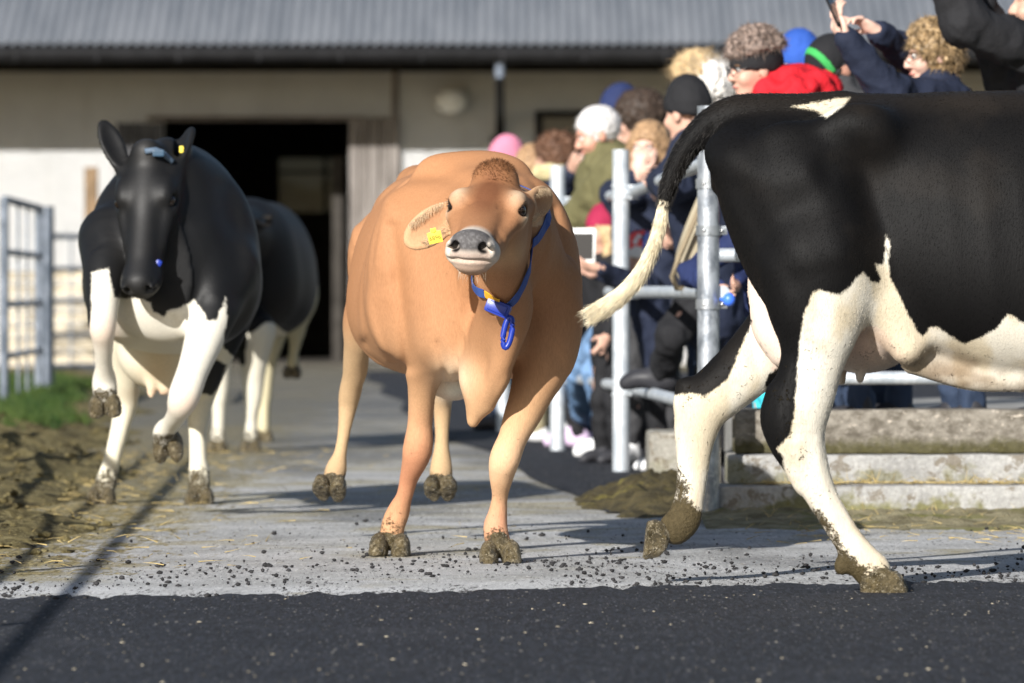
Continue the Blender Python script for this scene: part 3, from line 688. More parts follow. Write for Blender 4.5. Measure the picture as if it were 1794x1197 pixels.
# ============================================================ COWS
def coat_mat(name, fur=1., rough=.55, dust=(.10, .085, .065), dustamt=.35, bump=.0022, edge=.008, spec=.2):
    """two coats split by the 'sd' outline, mud by 'mud'; the colours also carry some painted shade and highlight"""
    k = NT(name); v = k.coord(); vf = k.coord((1, 1, .22)); A = k.attr('ca', True); B = k.attr('cb', True); sd = k.attr('sd'); mud = k.attr('mud')
    nf = k.noise(240, 2, .7, vf); nb = k.noise(34, 4, .6, v)
    s = k.math('ADD', sd, k.math('ADD', k.math('MULTIPLY', k.math('SUBTRACT', nf, .5), edge*1.6), k.math('MULTIPLY', k.math('SUBTRACT', nb, .5), edge*1.6)))
    f = k.ramp(s, -.0045, .0045)
    c = k.mix(f, A, B)
    dd = k.math('MULTIPLY', k.ramp(k.noise(3.2, 6, .65, v), .45, .75), dustamt)
    c = k.mix(k.math('MULTIPLY', dd, k.ramp(f, 0, 1, .25, 1)), c, dust)
    fl = k.ramp(k.noise(260, 2, .7, vf), .3, .7, .92, 1.07); mm = k.n('Combine' 'Color')
    for i in range(3): k.l(fl, mm.inputs[i])
    c = k.mix(1, c, mm.outputs[0], 'MULTIPLY')
    mn = k.math('ADD', k.math('ADD', k.math('MULTIPLY', k.noise(30, 6, .8, v, .6), .62), k.math('MULTIPLY', k.noise(130, 4, .75, v), .38)), k.math('SUBTRACT', mud, 1.0))
    mf = k.ramp(mn, -.03, .07); mf = k.math('MULTIPLY', mf, k.math('GREATER_THAN', mud, .01))
    mc = k.mix(k.noise(90, 4, .7, v), (.025, .019, .009), (.13, .10, .052))
    c = k.mix(mf, c, mc)
    k.set(c, k.ramp(mf, 0, 1, rough, .42), spec, sheen=0.0)
    h = k.math('ADD', k.math('MULTIPLY', nf, .35), k.math('MULTIPLY', k.math('MULTIPLY', mf, k.noise(120, 4, .7, v)), 3.5))
    k.bump(h, bump); return k.m
k = NT('hoof_mud'); v = k.coord()
c = k.mix(k.ramp(k.noise(26, 6, .7, v), .3, .7), (.030, .023, .010), (.17, .13, .065)); c = k.mix(k.ramp(k.noise(60, 5, .8, v), .53, .64), c, (.33, .28, .19)); c = k.mix(k.ramp(k.noise(170, 3, .8, v), .62, .68), c, (.55, .48, .36))
k.set(c, k.ramp(k.noise(40, 3, .6, v), .4, .6, .22, .6), .5); k.bump(k.noise(75, 5, .7, v), .02); M_HOOF = k.m
k = NT('eye_wet'); k.set((.012, .007, .005), .06, .6); M_EYE = k.m

def hoof(root, c, down, fw, sc=1., res=.0055, splay=0.):
    """a cloven hoof: two claws below the coronet at c"""
    d = N_(down); f = N_(np.asarray(fw)-np.dot(fw, d)*d); s_ = np.cross(f, d); S = SDF(); c = np.asarray(c)
    for sg in (-1, 1):
        an = .10*sg; f2 = f*math.cos(an)+s_*math.sin(an); s2 = np.cross(f2, d); Rc = np.array([f2, s2, d])
        S.ell(c+s_*sg*(.027+splay)*sc+f*.016*sc+d*.032*sc, np.array([.056, .0275, .044])*sc, Rc, .002)
        S.ell(c+s_*sg*(.029+splay)*sc+f*.040*sc+d*.050*sc, np.array([.040, .025, .022])*sc, Rc, .012)
    S.chain([(*(c-d*.016*sc), .022*sc), (*(c+d*.008*sc+f*.004), .028*sc)], .006, ax=s_, fac=1.2)
    S.plane(c+d*.058*sc, d, .006); V, F = S.mesh(res)
    V = V+S.grad(V)*((fnoise(V*45, 3)-.5)*.008+(fnoise(V*130, 4)-.5)*.005)[:, None]
    return link('hoof', mesh_np('hoof', V, F), M_HOOF, root)

def cow_head(S, Q, f, t, L=1., ears=(), tuft=.05, mouth=True, lat=1.):
    """poll at Q, f towards the nose, t out of the forehead; L scales"""
    f = N_(f); t = N_(np.asarray(t)-np.dot(t, f)*f); s_ = np.cross(f, t); s_ = s_ if s_[0] > 0 else -s_
    Rm = np.array([f, s_, t]); w = lambda a, b, c: Q+L*(f*a+s_*b*lat+t*c)
    def ch(pts, k=.03, **kw): S.chain([(*w(*p[:3]), p[3]*L) for p in pts], k*L, **kw)
    def el(c, r, k=.03, op='u', R=Rm): S.ell(w(*c), np.array(r)*L*np.array([1, lat, 1]), R, k*L, op)
    el((.075, 0, -.075), (.125, .100, .085), .05)
    ch([(.04, 0, -.045, .064), (.15, 0, -.050, .062), (.25, 0, -.060, .050), (.36, 0, -.068, .045), (.45, 0, -.078, .048)], .05, ax=s_, fac=1.28*lat)
    el((.455, 0, -.080), (.055, .069, .054), .03)                       # muzzle
    el((.475, 0, -.052), (.034, .054, .032), .02)
    ch([(.06, 0, -.155, .060), (.22, 0, -.150, .045), (.36, 0, -.135, .036), (.435, 0, -.132, .035)], .04, ax=s_, fac=1.40*lat)   # jaw
    el((.452, 0, -.128), (.034, .052, .020), .012)
    for sg in (-1, 1): el((.462, sg*.054, -.088), (.032, .022, .028), .015); el((.30, sg*.060, -.105), (.09, .018, .03), .03)
    for sg in (-1, 1):
        el((.12, sg*.080, -.120), (.10, .030, .080), .05)               # cheek
        ch([(.10, sg*.098, -.045, .024), (.19, sg*.088, -.058, .022), (.30, sg*.066, -.085, .016)], .03)
        el((.136, sg*.084, -.012), (.050, .032, .026), .03); el((.165, sg*.098, -.062), (.035, .024, .014), .02)             # brow
        el((.164, sg*.108, -.035), (.024, .022, .017), .010, 's')       # socket
        ch([(.134, sg*.098, -.032, .007), (.152, sg*.108, -.012, .0075), (.174, sg*.105, -.014, .007), (.192, sg*.090, -.033, .006)], .008)
        ch([(.136, sg*.102, -.044, .006), (.156, sg*.108, -.058, .0065), (.178, sg*.101, -.057, .006), (.192, sg*.089, -.041, .006)], .008)
        el((.496, sg*.045, -.060), (.026, .018, .015), .008, 's'); el((.490, sg*.062, -.070), (.02, .010, .008), .008, 's')       # nostril
        ch([(.50, sg*.058, -.050, .009), (.475, sg*.066, -.064, .009)], .012)
        el((.425, sg*.060, -.098), (.04, .020, .028), .02)              # lip corners
    if mouth:
        ch([(.455, -.088, -.116, .008), (.478, -.066, -.109, .0075), (.498, -.035, -.103, .0070), (.505, 0, -.102, .0065), (.498, .035, -.103, .0070), (.478, .066, -.109, .0075), (.455, .088, -.116, .008)], .006, op='s')
    el((-.005, 0, .010), (.045, .062, tuft), .04)                       # poll
    out = {}
    for (sg, tip, drop, wid) in ears:
        a = w(.055, sg*.090, -.050); tip = np.asarray(tip); m = (a+tip)/2; d = N_(tip-a); Le = np.linalg.norm(tip-a)
        nrm = N_(np.asarray(drop)-np.dot(drop, d)*d); side = np.cross(d, nrm); Re = np.array([d, side, nrm])
        S.chain([(*a, .030*L), (*(a+d*.05), .026*L)], .03)
        S.ell(m+d*.02, (Le*.50, wid, .020), Re, .015)
        S.ell(m+d*.025+nrm*.020, (Le*.42, wid*.74, .020), Re, .008, 's')
        out[sg] = (a, tip, m, d, side, nrm)
    out['w'] = w; out['R'] = Rm; out['s'] = s_
    return out
def eyes(root, H, L=1., pos=(.166, .0985, -.035), lat=1.):
    for sg in (-1, 1):
        b = MB(); b.ball(H['w'](pos[0], sg*pos[1], pos[2]), .0225*L, 3); b.done('eye', M_EYE, root, True)

def finish_cow(root, S, mat, base, fine, paint, name='body', rel=1, disp=None):
    V, F = S.mesh(base, fine); V = relax(V, F, rel, .5)
    me = mesh_np(name, V, F); ca, cb, sd, mud = paint(V)
    for n, a in (('ca', ca), ('cb', cb), ('sd', sd), ('mud', mud)): attr(me, n, a)
    return link(name, me, mat, root)
def topix(V): return np.stack([897+V[:, 0]*FPX/V[:, 1], HOR-(V[:, 2]-CH)*FPX/V[:, 1]], -1)
def lerpc(f, a, b): f = np.asarray(f)[:, None]; return np.asarray(a)*(1-f)+np.asarray(b)*f
def PC(rows, Y=None):                            # rows (px,py,r_px[,Y]) -> (x,y,z,r)
    return [(*P(r[0], r[1], r[3] if len(r) > 3 else Y), R_(r[2], r[3] if len(r) > 3 else Y)) for r in rows]

# ------------------------------------------------------------ 1. black and white cow crossing at the right
cow = empty('cow', (1.3, 16.4, 0), 'black and white cow galloping out at the right edge with tail lifted', 'cow')
S = SDF(); Yb = 16.45; Yn, Yf = 16.17, 16.72; AX = (0, 1, 0)
def stp(px, top, bot, hw): return (P(px, 0, Yb)[0], P(0, top, Yb)[2], P(0, bot, Yb)[2], hw, 0)
st = [stp(1246, 262, 330, .03), stp(1262, 226, 350, .12), stp(1290, 204, 390, .18), stp(1340, 192, 450, .215), stp(1400, 190, 540, .235), stp(1450, 184, 625, .25), stp(1490, 172, 620, .265),
      stp(1560, 166, 612, .29), stp(1640, 162, 640, .315), stp(1720, 160, 664, .335), stp(1794, 159, 676, .34), stp(1950, 160, 690, .34), stp(2080, 160, 690, .31), stp(2180, 168, 670, .27), stp(2280, 215, 620, .19), stp(2330, 290, 540, .08)]
S.loft((0, Yb, 0), (1, 0, 0), (0, 1, 0), st, 2.25, .18, .05)
for sg, Yh in ((-1, Yb-.235), (1, Yb+.235)):
    S.ell(P(1500, 226, Yh), (.09, .045, .06), k=.16)                    # hook bones
    S.ell(P(1268, 262, Yb+sg*.11), (.05, .05, .05), k=.09)             # pin bones
    S.ell(P(1385, 330, Yb+sg*.19), (.055, .035, .055), k=.10)            # thurl
S.ell(P(1392, 190, Yb), (.20, .045, .03), k=.06)
# near thigh and planted leg
S.ell(P(1412, 380, Yn+.06), (.165, .115, .28), np.array([[.94, 0, .34], [0, 1, 0], [-.34, 0, .94]]), k=.08); S.ell(P(1455, 470, Yn+.02), (.14, .10, .17), k=.08)
S.chain([(*P(x_, y_, Yn+.12), r_) for x_, y_, r_ in ((1288, 290, .068), (1322, 370, .090), (1366, 460, .100), (1408, 550, .075))], .07, ax=AX, fac=1.15)
near = PC([(1425, 470, 92), (1428, 530, 84), (1432, 570, 73), (1428, 610, 60), (1420, 645, 55), (1408, 690, 55), (1394, 735, 55), (1396, 768, 49), (1408, 797, 40), (1424, 838, 32.5), (1441, 872, 27.5), (1463, 910, 26), (1487, 948, 26.5), (1507, 978, 31), (1528, 1000, 33)], Yn)
S.chain(near, .05, ax=AX, fac=.78)
S.chain(PC([(1362, 690, 20), (1350, 735, 16), (1372, 785, 12), (1402, 850, 9)], Yn), .03, ax=AX, fac=.9)
S.ell(P(1474, 992, Yn), (.022, .02, .026), k=.02)
# far thigh and lifted leg
far = PC([(1430, 470, 85), (1390, 560, 72), (1325, 628, 57), (1276, 672, 51), (1236, 708, 47), (1222, 740, 41), (1216, 785, 32), (1213, 830, 27.5), (1208, 872, 26), (1199, 908, 30), (1184, 925, 30)], Yf)
S.chain(far, .05, ax=AX, fac=.78)
S.chain(PC([(1200, 678, 17), (1200, 705, 18)], Yf), .03)
S.chain(PC([(1333, 462, 22), (1342, 520, 32), (1352, 575, 34), (1374, 615, 30)], Yb+.12), .03, ax=AX, fac=1.2)     # inner thigh and udder from behind
S.ell(P(1512, 590, Yb-.04), (.15, .15, .105), k=.05); S.chain(PC([(1508, 640, 11), (1507, 664, 8)], Yb-.1), .015); S.chain(PC([(1474, 640, 11), (1474, 668, 8)], Yb+.03), .015)
S.chain(PC([(1535, 470, 28), (1552, 540, 30), (1590, 610, 28)], Yn+.06), .07)                                       # flank fold
S.chain(PC([(1600, 640, 16), (1700, 668, 16), (1794, 672, 14)], Yb-.16), .05)                                     # milk vein
for i, dx in enumerate((1650, 1712, 1776, 1840, 1905, 1970)):                                                     # ribs, hardly raised
    S.bump(lambda p, X0=P(dx, 0, Yb)[0]: -.0025*np.exp(-((p[..., 0]-X0-.03*np.sin(p[..., 2]*3))/.028)**2)*sstep(.62, .85, p[..., 2])*sstep(1.34, 1.15, p[..., 2]), (P(dx, 0, Yb)[0]-.1, Yb-.42, .55), (P(dx, 0, Yb)[0]+.1, Yb+.42, 1.4))
for pts, dp, wd in (([(1508, 262), (1527, 340), (1542, 420), (1550, 500)], .010, .05), ([(1292, 330), (1345, 425), (1395, 500), (1425, 560)], .007, .04), ([(1395, 490), (1455, 470), (1505, 435)], .004, .035), ([(1440, 295), (1446, 302)], .010, .035), ([(1300, 300), (1360, 320), (1420, 310)], -.004, .04), ([(1470, 330), (1490, 400), (1480, 450)], -.006, .04),
                    ([(1600, 215), (1570, 290), (1560, 350)], .007, .07), ([(1398, 640), (1378, 710), (1384, 765)], .009, .012), ([(1432, 770), (1440, 850), (1470, 930)], -.004, .012),
                    ([(1420, 300), (1450, 370), (1470, 440)], -.010, .05), ([(1330, 260), (1400, 250), (1470, 240)], .004, .04)):
    S.groove([P(x_, y_, Yn) for x_, y_ in pts], dp, wd, -1, Yb-.02)
# tail
tail = PC([(1470, 196, 30), (1400, 200, 27), (1340, 195, 27), (1290, 196, 27), (1252, 211, 26), (1222, 236, 23.5), (1198, 268, 20.5), (1181, 300, 18), (1169, 335, 15), (1162, 362, 11), (1155, 400, 10.5), (1141, 440, 11.5), (1122, 478, 13), (1096, 510, 14.5), (1066, 534, 15.5), (1042, 548, 13)], Yb)
S.chain(tail, .035, n=4)
# front half, outside the frame
for sg in (-1, 1):
    S.ell(P(2150, 400, Yb+sg*.2), (.16, .09, .28), k=.09)
S.chain(PC([(2170, 560, 62), (2170, 680, 44), (2165, 790, 34), (2162, 860, 26), (2162, 930, 26), (2172, 985, 30)], Yn+.03), .05)
S.chain(PC([(2190, 560, 62), (2260, 660, 46), (2310, 740, 36), (2290, 830, 26), (2270, 890, 27)], Yf-.05), .05)
S.chain(PC([(2200, 330, 130), (2330, 260, 105), (2440, 215, 80)], Yb), .10, ax=AX, fac=.75)
Hq = P(2455, 165, Yb); hd = cow_head(S, Hq, (.80, 0, -.6), (.6, 0, .8), 1.05, [(1, Hq+(-.05, .3, -.03), (.6, -.2, .4), .06), (-1, Hq+(-.05, -.3, -.03), (.6, .2, .4), .06)])
WHITE_A = [(1425, 513), (1437, 508), (1450, 512), (1471, 517), (1490, 500), (1500, 488), (1513, 477), (1519, 484), (1525, 493), (1540, 496), (1544, 488), (1534, 463), (1548, 463), (1551, 440), (1553, 409), (1560, 432), (1555, 460), (1562, 492), (1576, 519), (1590, 548), (1602, 570), (1610, 585), (1619, 589), (1628, 574), (1644, 573), (1668, 590), (1689, 603), (1720, 590), (1747, 575), (1766, 549), (1794, 566), (1900, 560), (2000, 610), (2100, 700), (2400, 640), (2400, 1060), (1400, 1060), (1372, 800), (1361, 787), (1383, 763), (1391, 730), (1395, 681), (1398, 627), (1403, 584), (1410, 547)]
BLACK_FAR = [(1335, 520), (1318, 560), (1307, 592), (1294, 620), (1284, 642), (1276, 664), (1258, 680), (1236, 694), (1212, 689), (1188, 692), (1150, 690), (1160, 640), (1290, 520)]
BLACK_FAR2 = [(1346, 655), (1364, 645), (1372, 660), (1352, 682), (1340, 676)]
WHITE_B = [(1290, 440), (1304, 440), (1318, 480), (1334, 520), (1352, 550), (1364, 580), (1372, 622), (1372, 660), (1350, 640), (1330, 600), (1300, 530)]
WHITE_T = [(1385, 187), (1420, 181), (1470, 172), (1490, 170), (1478, 186), (1448, 206), (1438, 200), (1428, 193)]
def paint_right(V):
    q = topix(V); m = FPX/16.4; n = len(V)
    sdA = -poly_sd(q, WHITE_A)                                            # >0 white
    isfar = (V[:, 1] > Yb+.10) & (q[:, 0] < 1392) & (q[:, 1] > 505)
    isfar |= (V[:, 1] > Yb) & (q[:, 0] < 1330) & (q[:, 1] > 560)
    sdF = np.minimum(poly_sd(q, BLACK_FAR), poly_sd(q, BLACK_FAR2))
    sdA = np.where(isfar, sdF, sdA)
    mid = (V[:, 1] > Yn+.16) & (V[:, 1] < Yf)
    sdA = np.where(mid & ~isfar, np.maximum(sdA, -poly_sd(q, WHITE_B)), sdA)
    sdA = np.where((q[:, 1] < 215), np.maximum(sdA, -poly_sd(q, WHITE_T)), sdA)
    tl = (q[:, 0] < 1200) & (q[:, 1] < 600); ts = (q[:, 1]-352)-.25*(q[:, 0]-1160)
    sdA = np.where(tl, ts, sdA)
    sd = -sdA/m                                                            # >0 black
    sn = fnoise(V*np.array([9, 9, 5]), 81, 4); wh = np.tile([.68, .635, .54], (n, 1)); wh = lerpc(sstep(.45, .62, sn)*.6, wh, (.52, .42, .26)); pink = np.array([.66, .46, .36])
    ud = np.exp(-(((q[:, 0]-1505)/75)**2+((q[:, 1]-610)/55)**2))*(V[:, 1] > Yn+.02); wh = lerpc(.75*ud, wh, pink)
    inn = (-poly_sd(q, WHITE_B) > -6) & mid; wh[inn] = (.74, .60, .50)
    bel = sstep(585, 655, q[:, 1])*sstep(1560, 1640, q[:, 0])*(q[:, 0] < 2300)
    bn = fnoise(V*np.array([5, 5, 9]), 8, 4); wh = lerpc(bel*sstep(.32, .55, bn)*.9, wh, (.19, .135, .085))  # brown belly stains, with the shade of the underside painted in too
    wh = lerpc(sstep(780, 960, q[:, 1])*.35, wh, (.66, .52, .36)); wh = lerpc(tl*sstep(440, 560, q[:, 1])*.45, wh, (.70, .56, .33))
    bk = np.tile([.0050, .0047, .0048], (n, 1))
    bt = sstep(215, 165, q[:, 1])*.5+sstep(.5, .75, fnoise(V*6, 5, 4))*.25; bk = lerpc(bt*.8, bk, (.028, .022, .017))
    mud = np.zeros(n)
    rear = sstep(14, -26, q[:, 0]-np.interp(q[:, 1], [780, 850, 900, 1000], [1400, 1425, 1455, 1512]))
    nl = ~isfar & (q[:, 0] < 1620) & (q[:, 0] > 1340); mud = np.where(nl, sstep(780, 920, q[:, 1])*(.30+.26*rear)+.20*sstep(955, 1010, q[:, 1]), mud)
    fr_ = sstep(20, -18, q[:, 0]-np.interp(q[:, 1], [760, 830, 900], [1205, 1207, 1216]))
    mud = np.where(isfar, sstep(740, 850, q[:, 1])*(.30+.26*fr_)+.30*sstep(868, 915, q[:, 1]), mud)
    mud = np.maximum(mud, tl*np.exp(-((q[:, 1]-290)/40)**2)*.44*(V[:, 1] < Yb+.1)); mud = np.maximum(mud, bel*.40)
    mud = np.maximum(mud, .44*np.exp(-(((q[:, 0]-1440)/40)**2+((q[:, 1]-298)/16)**2))); mud = np.where((mud < .3) & (q[:, 1] > 400), np.maximum(mud, .34+.06*(q[:, 1] > 600)), mud)
    return bk*0+wh, bk, sd, np.clip(mud, 0, 1)
M_HOL = coat_mat('holstein_coat', rough=.58, dustamt=.02, spec=.10)
bodyR = finish_cow(cow, S, M_HOL, (.016, .014, .012), [((.18, 15.6, -.1), (1.52, 17.2, 1.6), .0085)], paint_right)
SDF_R = S
hoof(cow, (P(1532, 0, Yn)[0], Yn, .058*1.14-.004), (.08, 0, -1), (1, -.1, -.05), 1.14)
hoof(cow, P(1166, 936, Yf), (-.85, .0, .10), (-.42, 0, -.92), 1.0)
for (px, py, Y) in ((2176, 1000, Yn+.03), (2262, 900, Yf-.05)): hoof(cow, P(px, py, Y), (.2, 0, -1), (1, 0, .1), 1.1, .009)
eyes(cow, hd, 1.05)
# tail switch hair
T = spline(np.array(tail[9:]), 30); dT = np.gradient(T[:, :3], axis=0); dT /= np.linalg.norm(dT, axis=1, keepdims=True)
ii = RNG.integers(6, len(T)-1, 4200); rr = RNG.normal(0, 1, (4200, 3)); rr -= (rr*dT[ii]).sum(1, keepdims=True)*dT[ii]; rr /= np.linalg.norm(rr, axis=1, keepdims=True)
rt = T[ii, :3]+rr*T[ii, 3:4]*.96
M_SW = simple('tail_hair', (.80, .70, .50), .6, .3, var=.15, nscale=40)
strands('tail_switch', rt, dT[ii]*1.0+rr*.03, .042, .0009, M_SW, cow, .06, 3, .06)
ii = RNG.integers(12, len(T)-1, 260); rr = RNG.normal(0, 1, (260, 3)); rr -= (rr*dT[ii]).sum(1, keepdims=True)*dT[ii]; rr /= np.linalg.norm(rr, axis=1, keepdims=True)
strands('tail_switch', T[ii, :3]+rr*T[ii, 3:4]*.95, dT[ii]+rr*.04, .055, .0007, M_SW, cow, .10, 4, .07)
# short hair along the black tail, rump and backline
T = spline(np.array(tail[:10]), 30); dT = np.gradient(T[:, :3], axis=0); dT /= np.linalg.norm(dT, axis=1, keepdims=True)
n = 2600; ii = RNG.integers(4, len(T)-1, n); rr = RNG.normal(0, 1, (n, 3)); rr -= (rr*dT[ii]).sum(1, keepdims=True)*dT[ii]; rr /= np.linalg.norm(rr, axis=1, keepdims=True)
M_BH = simple('black_hair', (.022, .019, .017), .5, .4, var=.3, nscale=40)
strands('tail_hair', SDF_R.snap(T[ii, :3]+rr*T[ii, 3:4]), dT[ii]*.9+rr*.35, .014, .0007, M_BH, cow, .1, 2, .15)

def flowR(p):
    f = np.tile([-.45, 0, -.9], (len(p), 1)); return f
inR = lambda c: (c[:, 0] < 1.55)*np.where(c[:, 1] < Yb+.02, 1., .35)*(1-.6*(c[:, 2] < .25))
coat_hair('coat_hair', bodyR, 130000, .010, .00045, flowR, M_HOL, cow, inR, .16, .10)
# ------------------------------------------------------------ 2. fawn cow running at the camera
cow2 = empty('cow', (-.2, 18.6, 0), 'fawn brown cow with raised head, yellow ear tag and blue collar', 'cow')
S = SDF(); Rr = np.array([-.315, 19.62]); Fr = np.array([-.085, 17.95]); u2 = (Fr-Rr)/np.linalg.norm(Fr-Rr); u = np.array([*u2, 0]); v = np.array([-u2[1], u2[0], 0])*1.
v = np.array([-u[1], u[0], 0]); v = v if v[0] > 0 else -v; O = np.array([*Rr, 0])
def bp(s, l, z): return O+u*s+v*l+np.array([0, 0, z])
st = [(-.07, 1.20, .95, .05, .10), (.02, 1.265, .82, .15, .10), (.15, 1.29, .70, .19, .09), (.35, 1.285, .62, .235, .075), (.6, 1.275, .59, .30, .04), (.85, 1.265, .575, .352, .012), (1.1, 1.265, .575, .345, .005), (1.3, 1.27, .575, .315, .01), (1.48, 1.23, .57, .27, .02), (1.62, 1.12, .60, .195, .02), (1.70, .98, .70, .10, .02)]
S.loft(O, u, v, st, 2.5, .16, .05)
for sg in (-1, 1):
    S.ell(bp(.33, .075+sg*.145, 1.225), (.045, .09, .045), k=.10); S.ell(bp(.03, .10+sg*.08, 1.215), (.045, .04, .04), k=.05)
    S.ell(bp(1.38, sg*.20, .93), (.13, .10, .26), k=.10)                  # shoulder
    S.ell(bp(1.34, sg*.07, 1.245), (.11, .045, .06), k=.06)
S.ell(bp(.03, .10, 1.255), (.06, .04, .04), k=.06)
S.chain([(*bp(1.45, .02, .72), .13), (*P(842, 655, 17.92), .085), (*P(836, 700, 17.90), .042), (*P(829, 735, 17.90), .018)], .04, ax=v, fac=.75)     # brisket
S.chain([(*P(898, 575, 17.68), .026), (*P(880, 640, 17.75), .032), (*P(850, 705, 17.86), .026)], .05)                       # dewlap
# front legs
fl = PC([(772, 520, 74, 18.16), (757, 590, 52, 18.2), (747, 640, 36, 18.23), (740, 690, 25.5, 18.28), (736, 740, 22, 18.32), (733, 780, 26, 18.33), (728, 804, 23.5, 18.35), (716, 840, 15.5, 18.4), (708, 870, 14.5, 18.43), (698, 897, 20, 18.46), (689, 920, 21, 18.46), (685, 945, 21, 18.46)])
S.chain(fl, .05)
frr = PC([(945, 500, 76, 18.02), (955, 580, 60, 17.99), (951, 640, 47, 17.97), (937, 680, 37, 17.96), (920, 723, 30.5, 17.96), (900, 765, 25.5, 17.95), (885, 802, 27, 17.94), (879, 830, 22.5, 17.96), (876, 868, 14.5, 18.0), (872, 900, 17, 18.02), (868, 925, 21.5, 18.02), (873, 955, 22, 18.0)])
S.chain(frr, .05)
for (px, py, Y, sg) in ((735, 640, 18.2, -1),): S.ell(P(720, 792, 18.33), (.018, .02, .026), k=.02)
# hind legs, both off the ground
hl = PC([(700, 440, 85, 19.35), (668, 510, 58, 19.45), (640, 560, 36, 19.52), (628, 605, 23, 19.58), (620, 655, 19.5, 19.68), (613, 690, 19.5, 19.74), (609, 715, 16, 19.76), (603, 755, 11.5, 19.76), (596, 795, 11.5, 19.75), (589, 822, 18.5, 19.74), (583, 845, 19, 19.7)])
S.chain(hl, .05)
hr = PC([(800, 500, 80, 19.4), (795, 590, 50, 19.5), (785, 650, 26, 19.6), (777, 690, 18.5, 19.7), (775, 725, 15, 19.74), (774, 775, 12.5, 19.74), (773, 820, 19.5, 19.72), (772, 845, 20, 19.68)])
S.chain(hr, .05)
S.ell(P(800, 640, 19.25), (.14, .16, .11), k=.05); S.ell(P(796, 676, 19.0), (.07, .05, .05), k=.03)
# neck and head
Qh = P(868, 322, 17.56); Nh = P(819, 405, 17.05); f_ = N_(Nh-Qh); t_ = np.array([.0, -.35, .94])
S.chain([(*bp(1.30, .02, 1.02), .235), (*P(888, 425, 17.92), .185), (*P(884, 400, 17.72), .135)], .09, ax=v, fac=.82)
S.chain([(*P(868, 590, 17.86), .10), (*P(886, 535, 17.72), .105), (*P(878, 480, 17.56), .095), (*P(872, 440, 17.48), .08)], .07, ax=v, fac=.80)
earL = P(719, 424, 17.50); earR = P(962, 352, 17.72)
H2 = cow_head(S, Qh, f_, t_, 1.0, [(-1, earL, (.15, -.9, .42), .058), (1, earR, (.5, -.75, -.2), .055)], .055)
w2 = H2['w']
S.ell(P(868, 312, 17.56), (.055, .06, .042), k=.04)
for sg, n_ in ((1, 3), (-1, 2)):
    for q_ in range(n_):
        lp = S.snap(np.array([w2(.215+.012*q_, sg*(.045+.006*q_), .02), w2(.20+.016*q_, sg*(.060+.008*q_), .02), w2(.178+.018*q_, sg*(.078+.008*q_), .01)]), .001); S.chain([(*p_, r_) for p_, r_ in zip(lp, (.0025, .0045, .0025))], .008, op='s')
# skin folds at the throat and behind the elbow, shallow muscle lines
S.chain(PC([(852, 500, 6, 17.36), (862, 528, 5, 17.50), (868, 545, 3, 17.6)]), .02, op='s')
for pts, dp, wd in (([(688, 400), (700, 490), (712, 570), (718, 640)], .016, .022), ([(770, 600), (782, 645), (770, 700)], .010, .014), ([(968, 370), (988, 470), (988, 560)], .012, .02), ([(846, 560), (852, 620), (840, 690)], .012, .016),
                    ([(806, 545), (816, 610), (812, 660)], .012, .022), ([(905, 560), (900, 620), (880, 690)], .010, .016), ([(640, 600), (665, 625), (700, 640)], .012, .02),
                    ([(740, 300), (800, 320), (845, 335)], .008, .03), ([(905, 320), (940, 370), (955, 430)], .010, .02), ([(690, 360), (690, 430), (680, 520)], -.004, .03), ([(730, 430), (745, 520), (750, 600)], -.008, .04)):
    S.groove([P(x_, y_, 18.3) for x_, y_ in pts], dp, wd, None)
S.bump(lambda p: -.010*sstep(.52, .80, vnoise(p*np.array([9, 9, 4], np.float32), 41))*sstep(17.1, 17.7, p[..., 1]), *S.bounds())
JC = (.38, .188, .093)
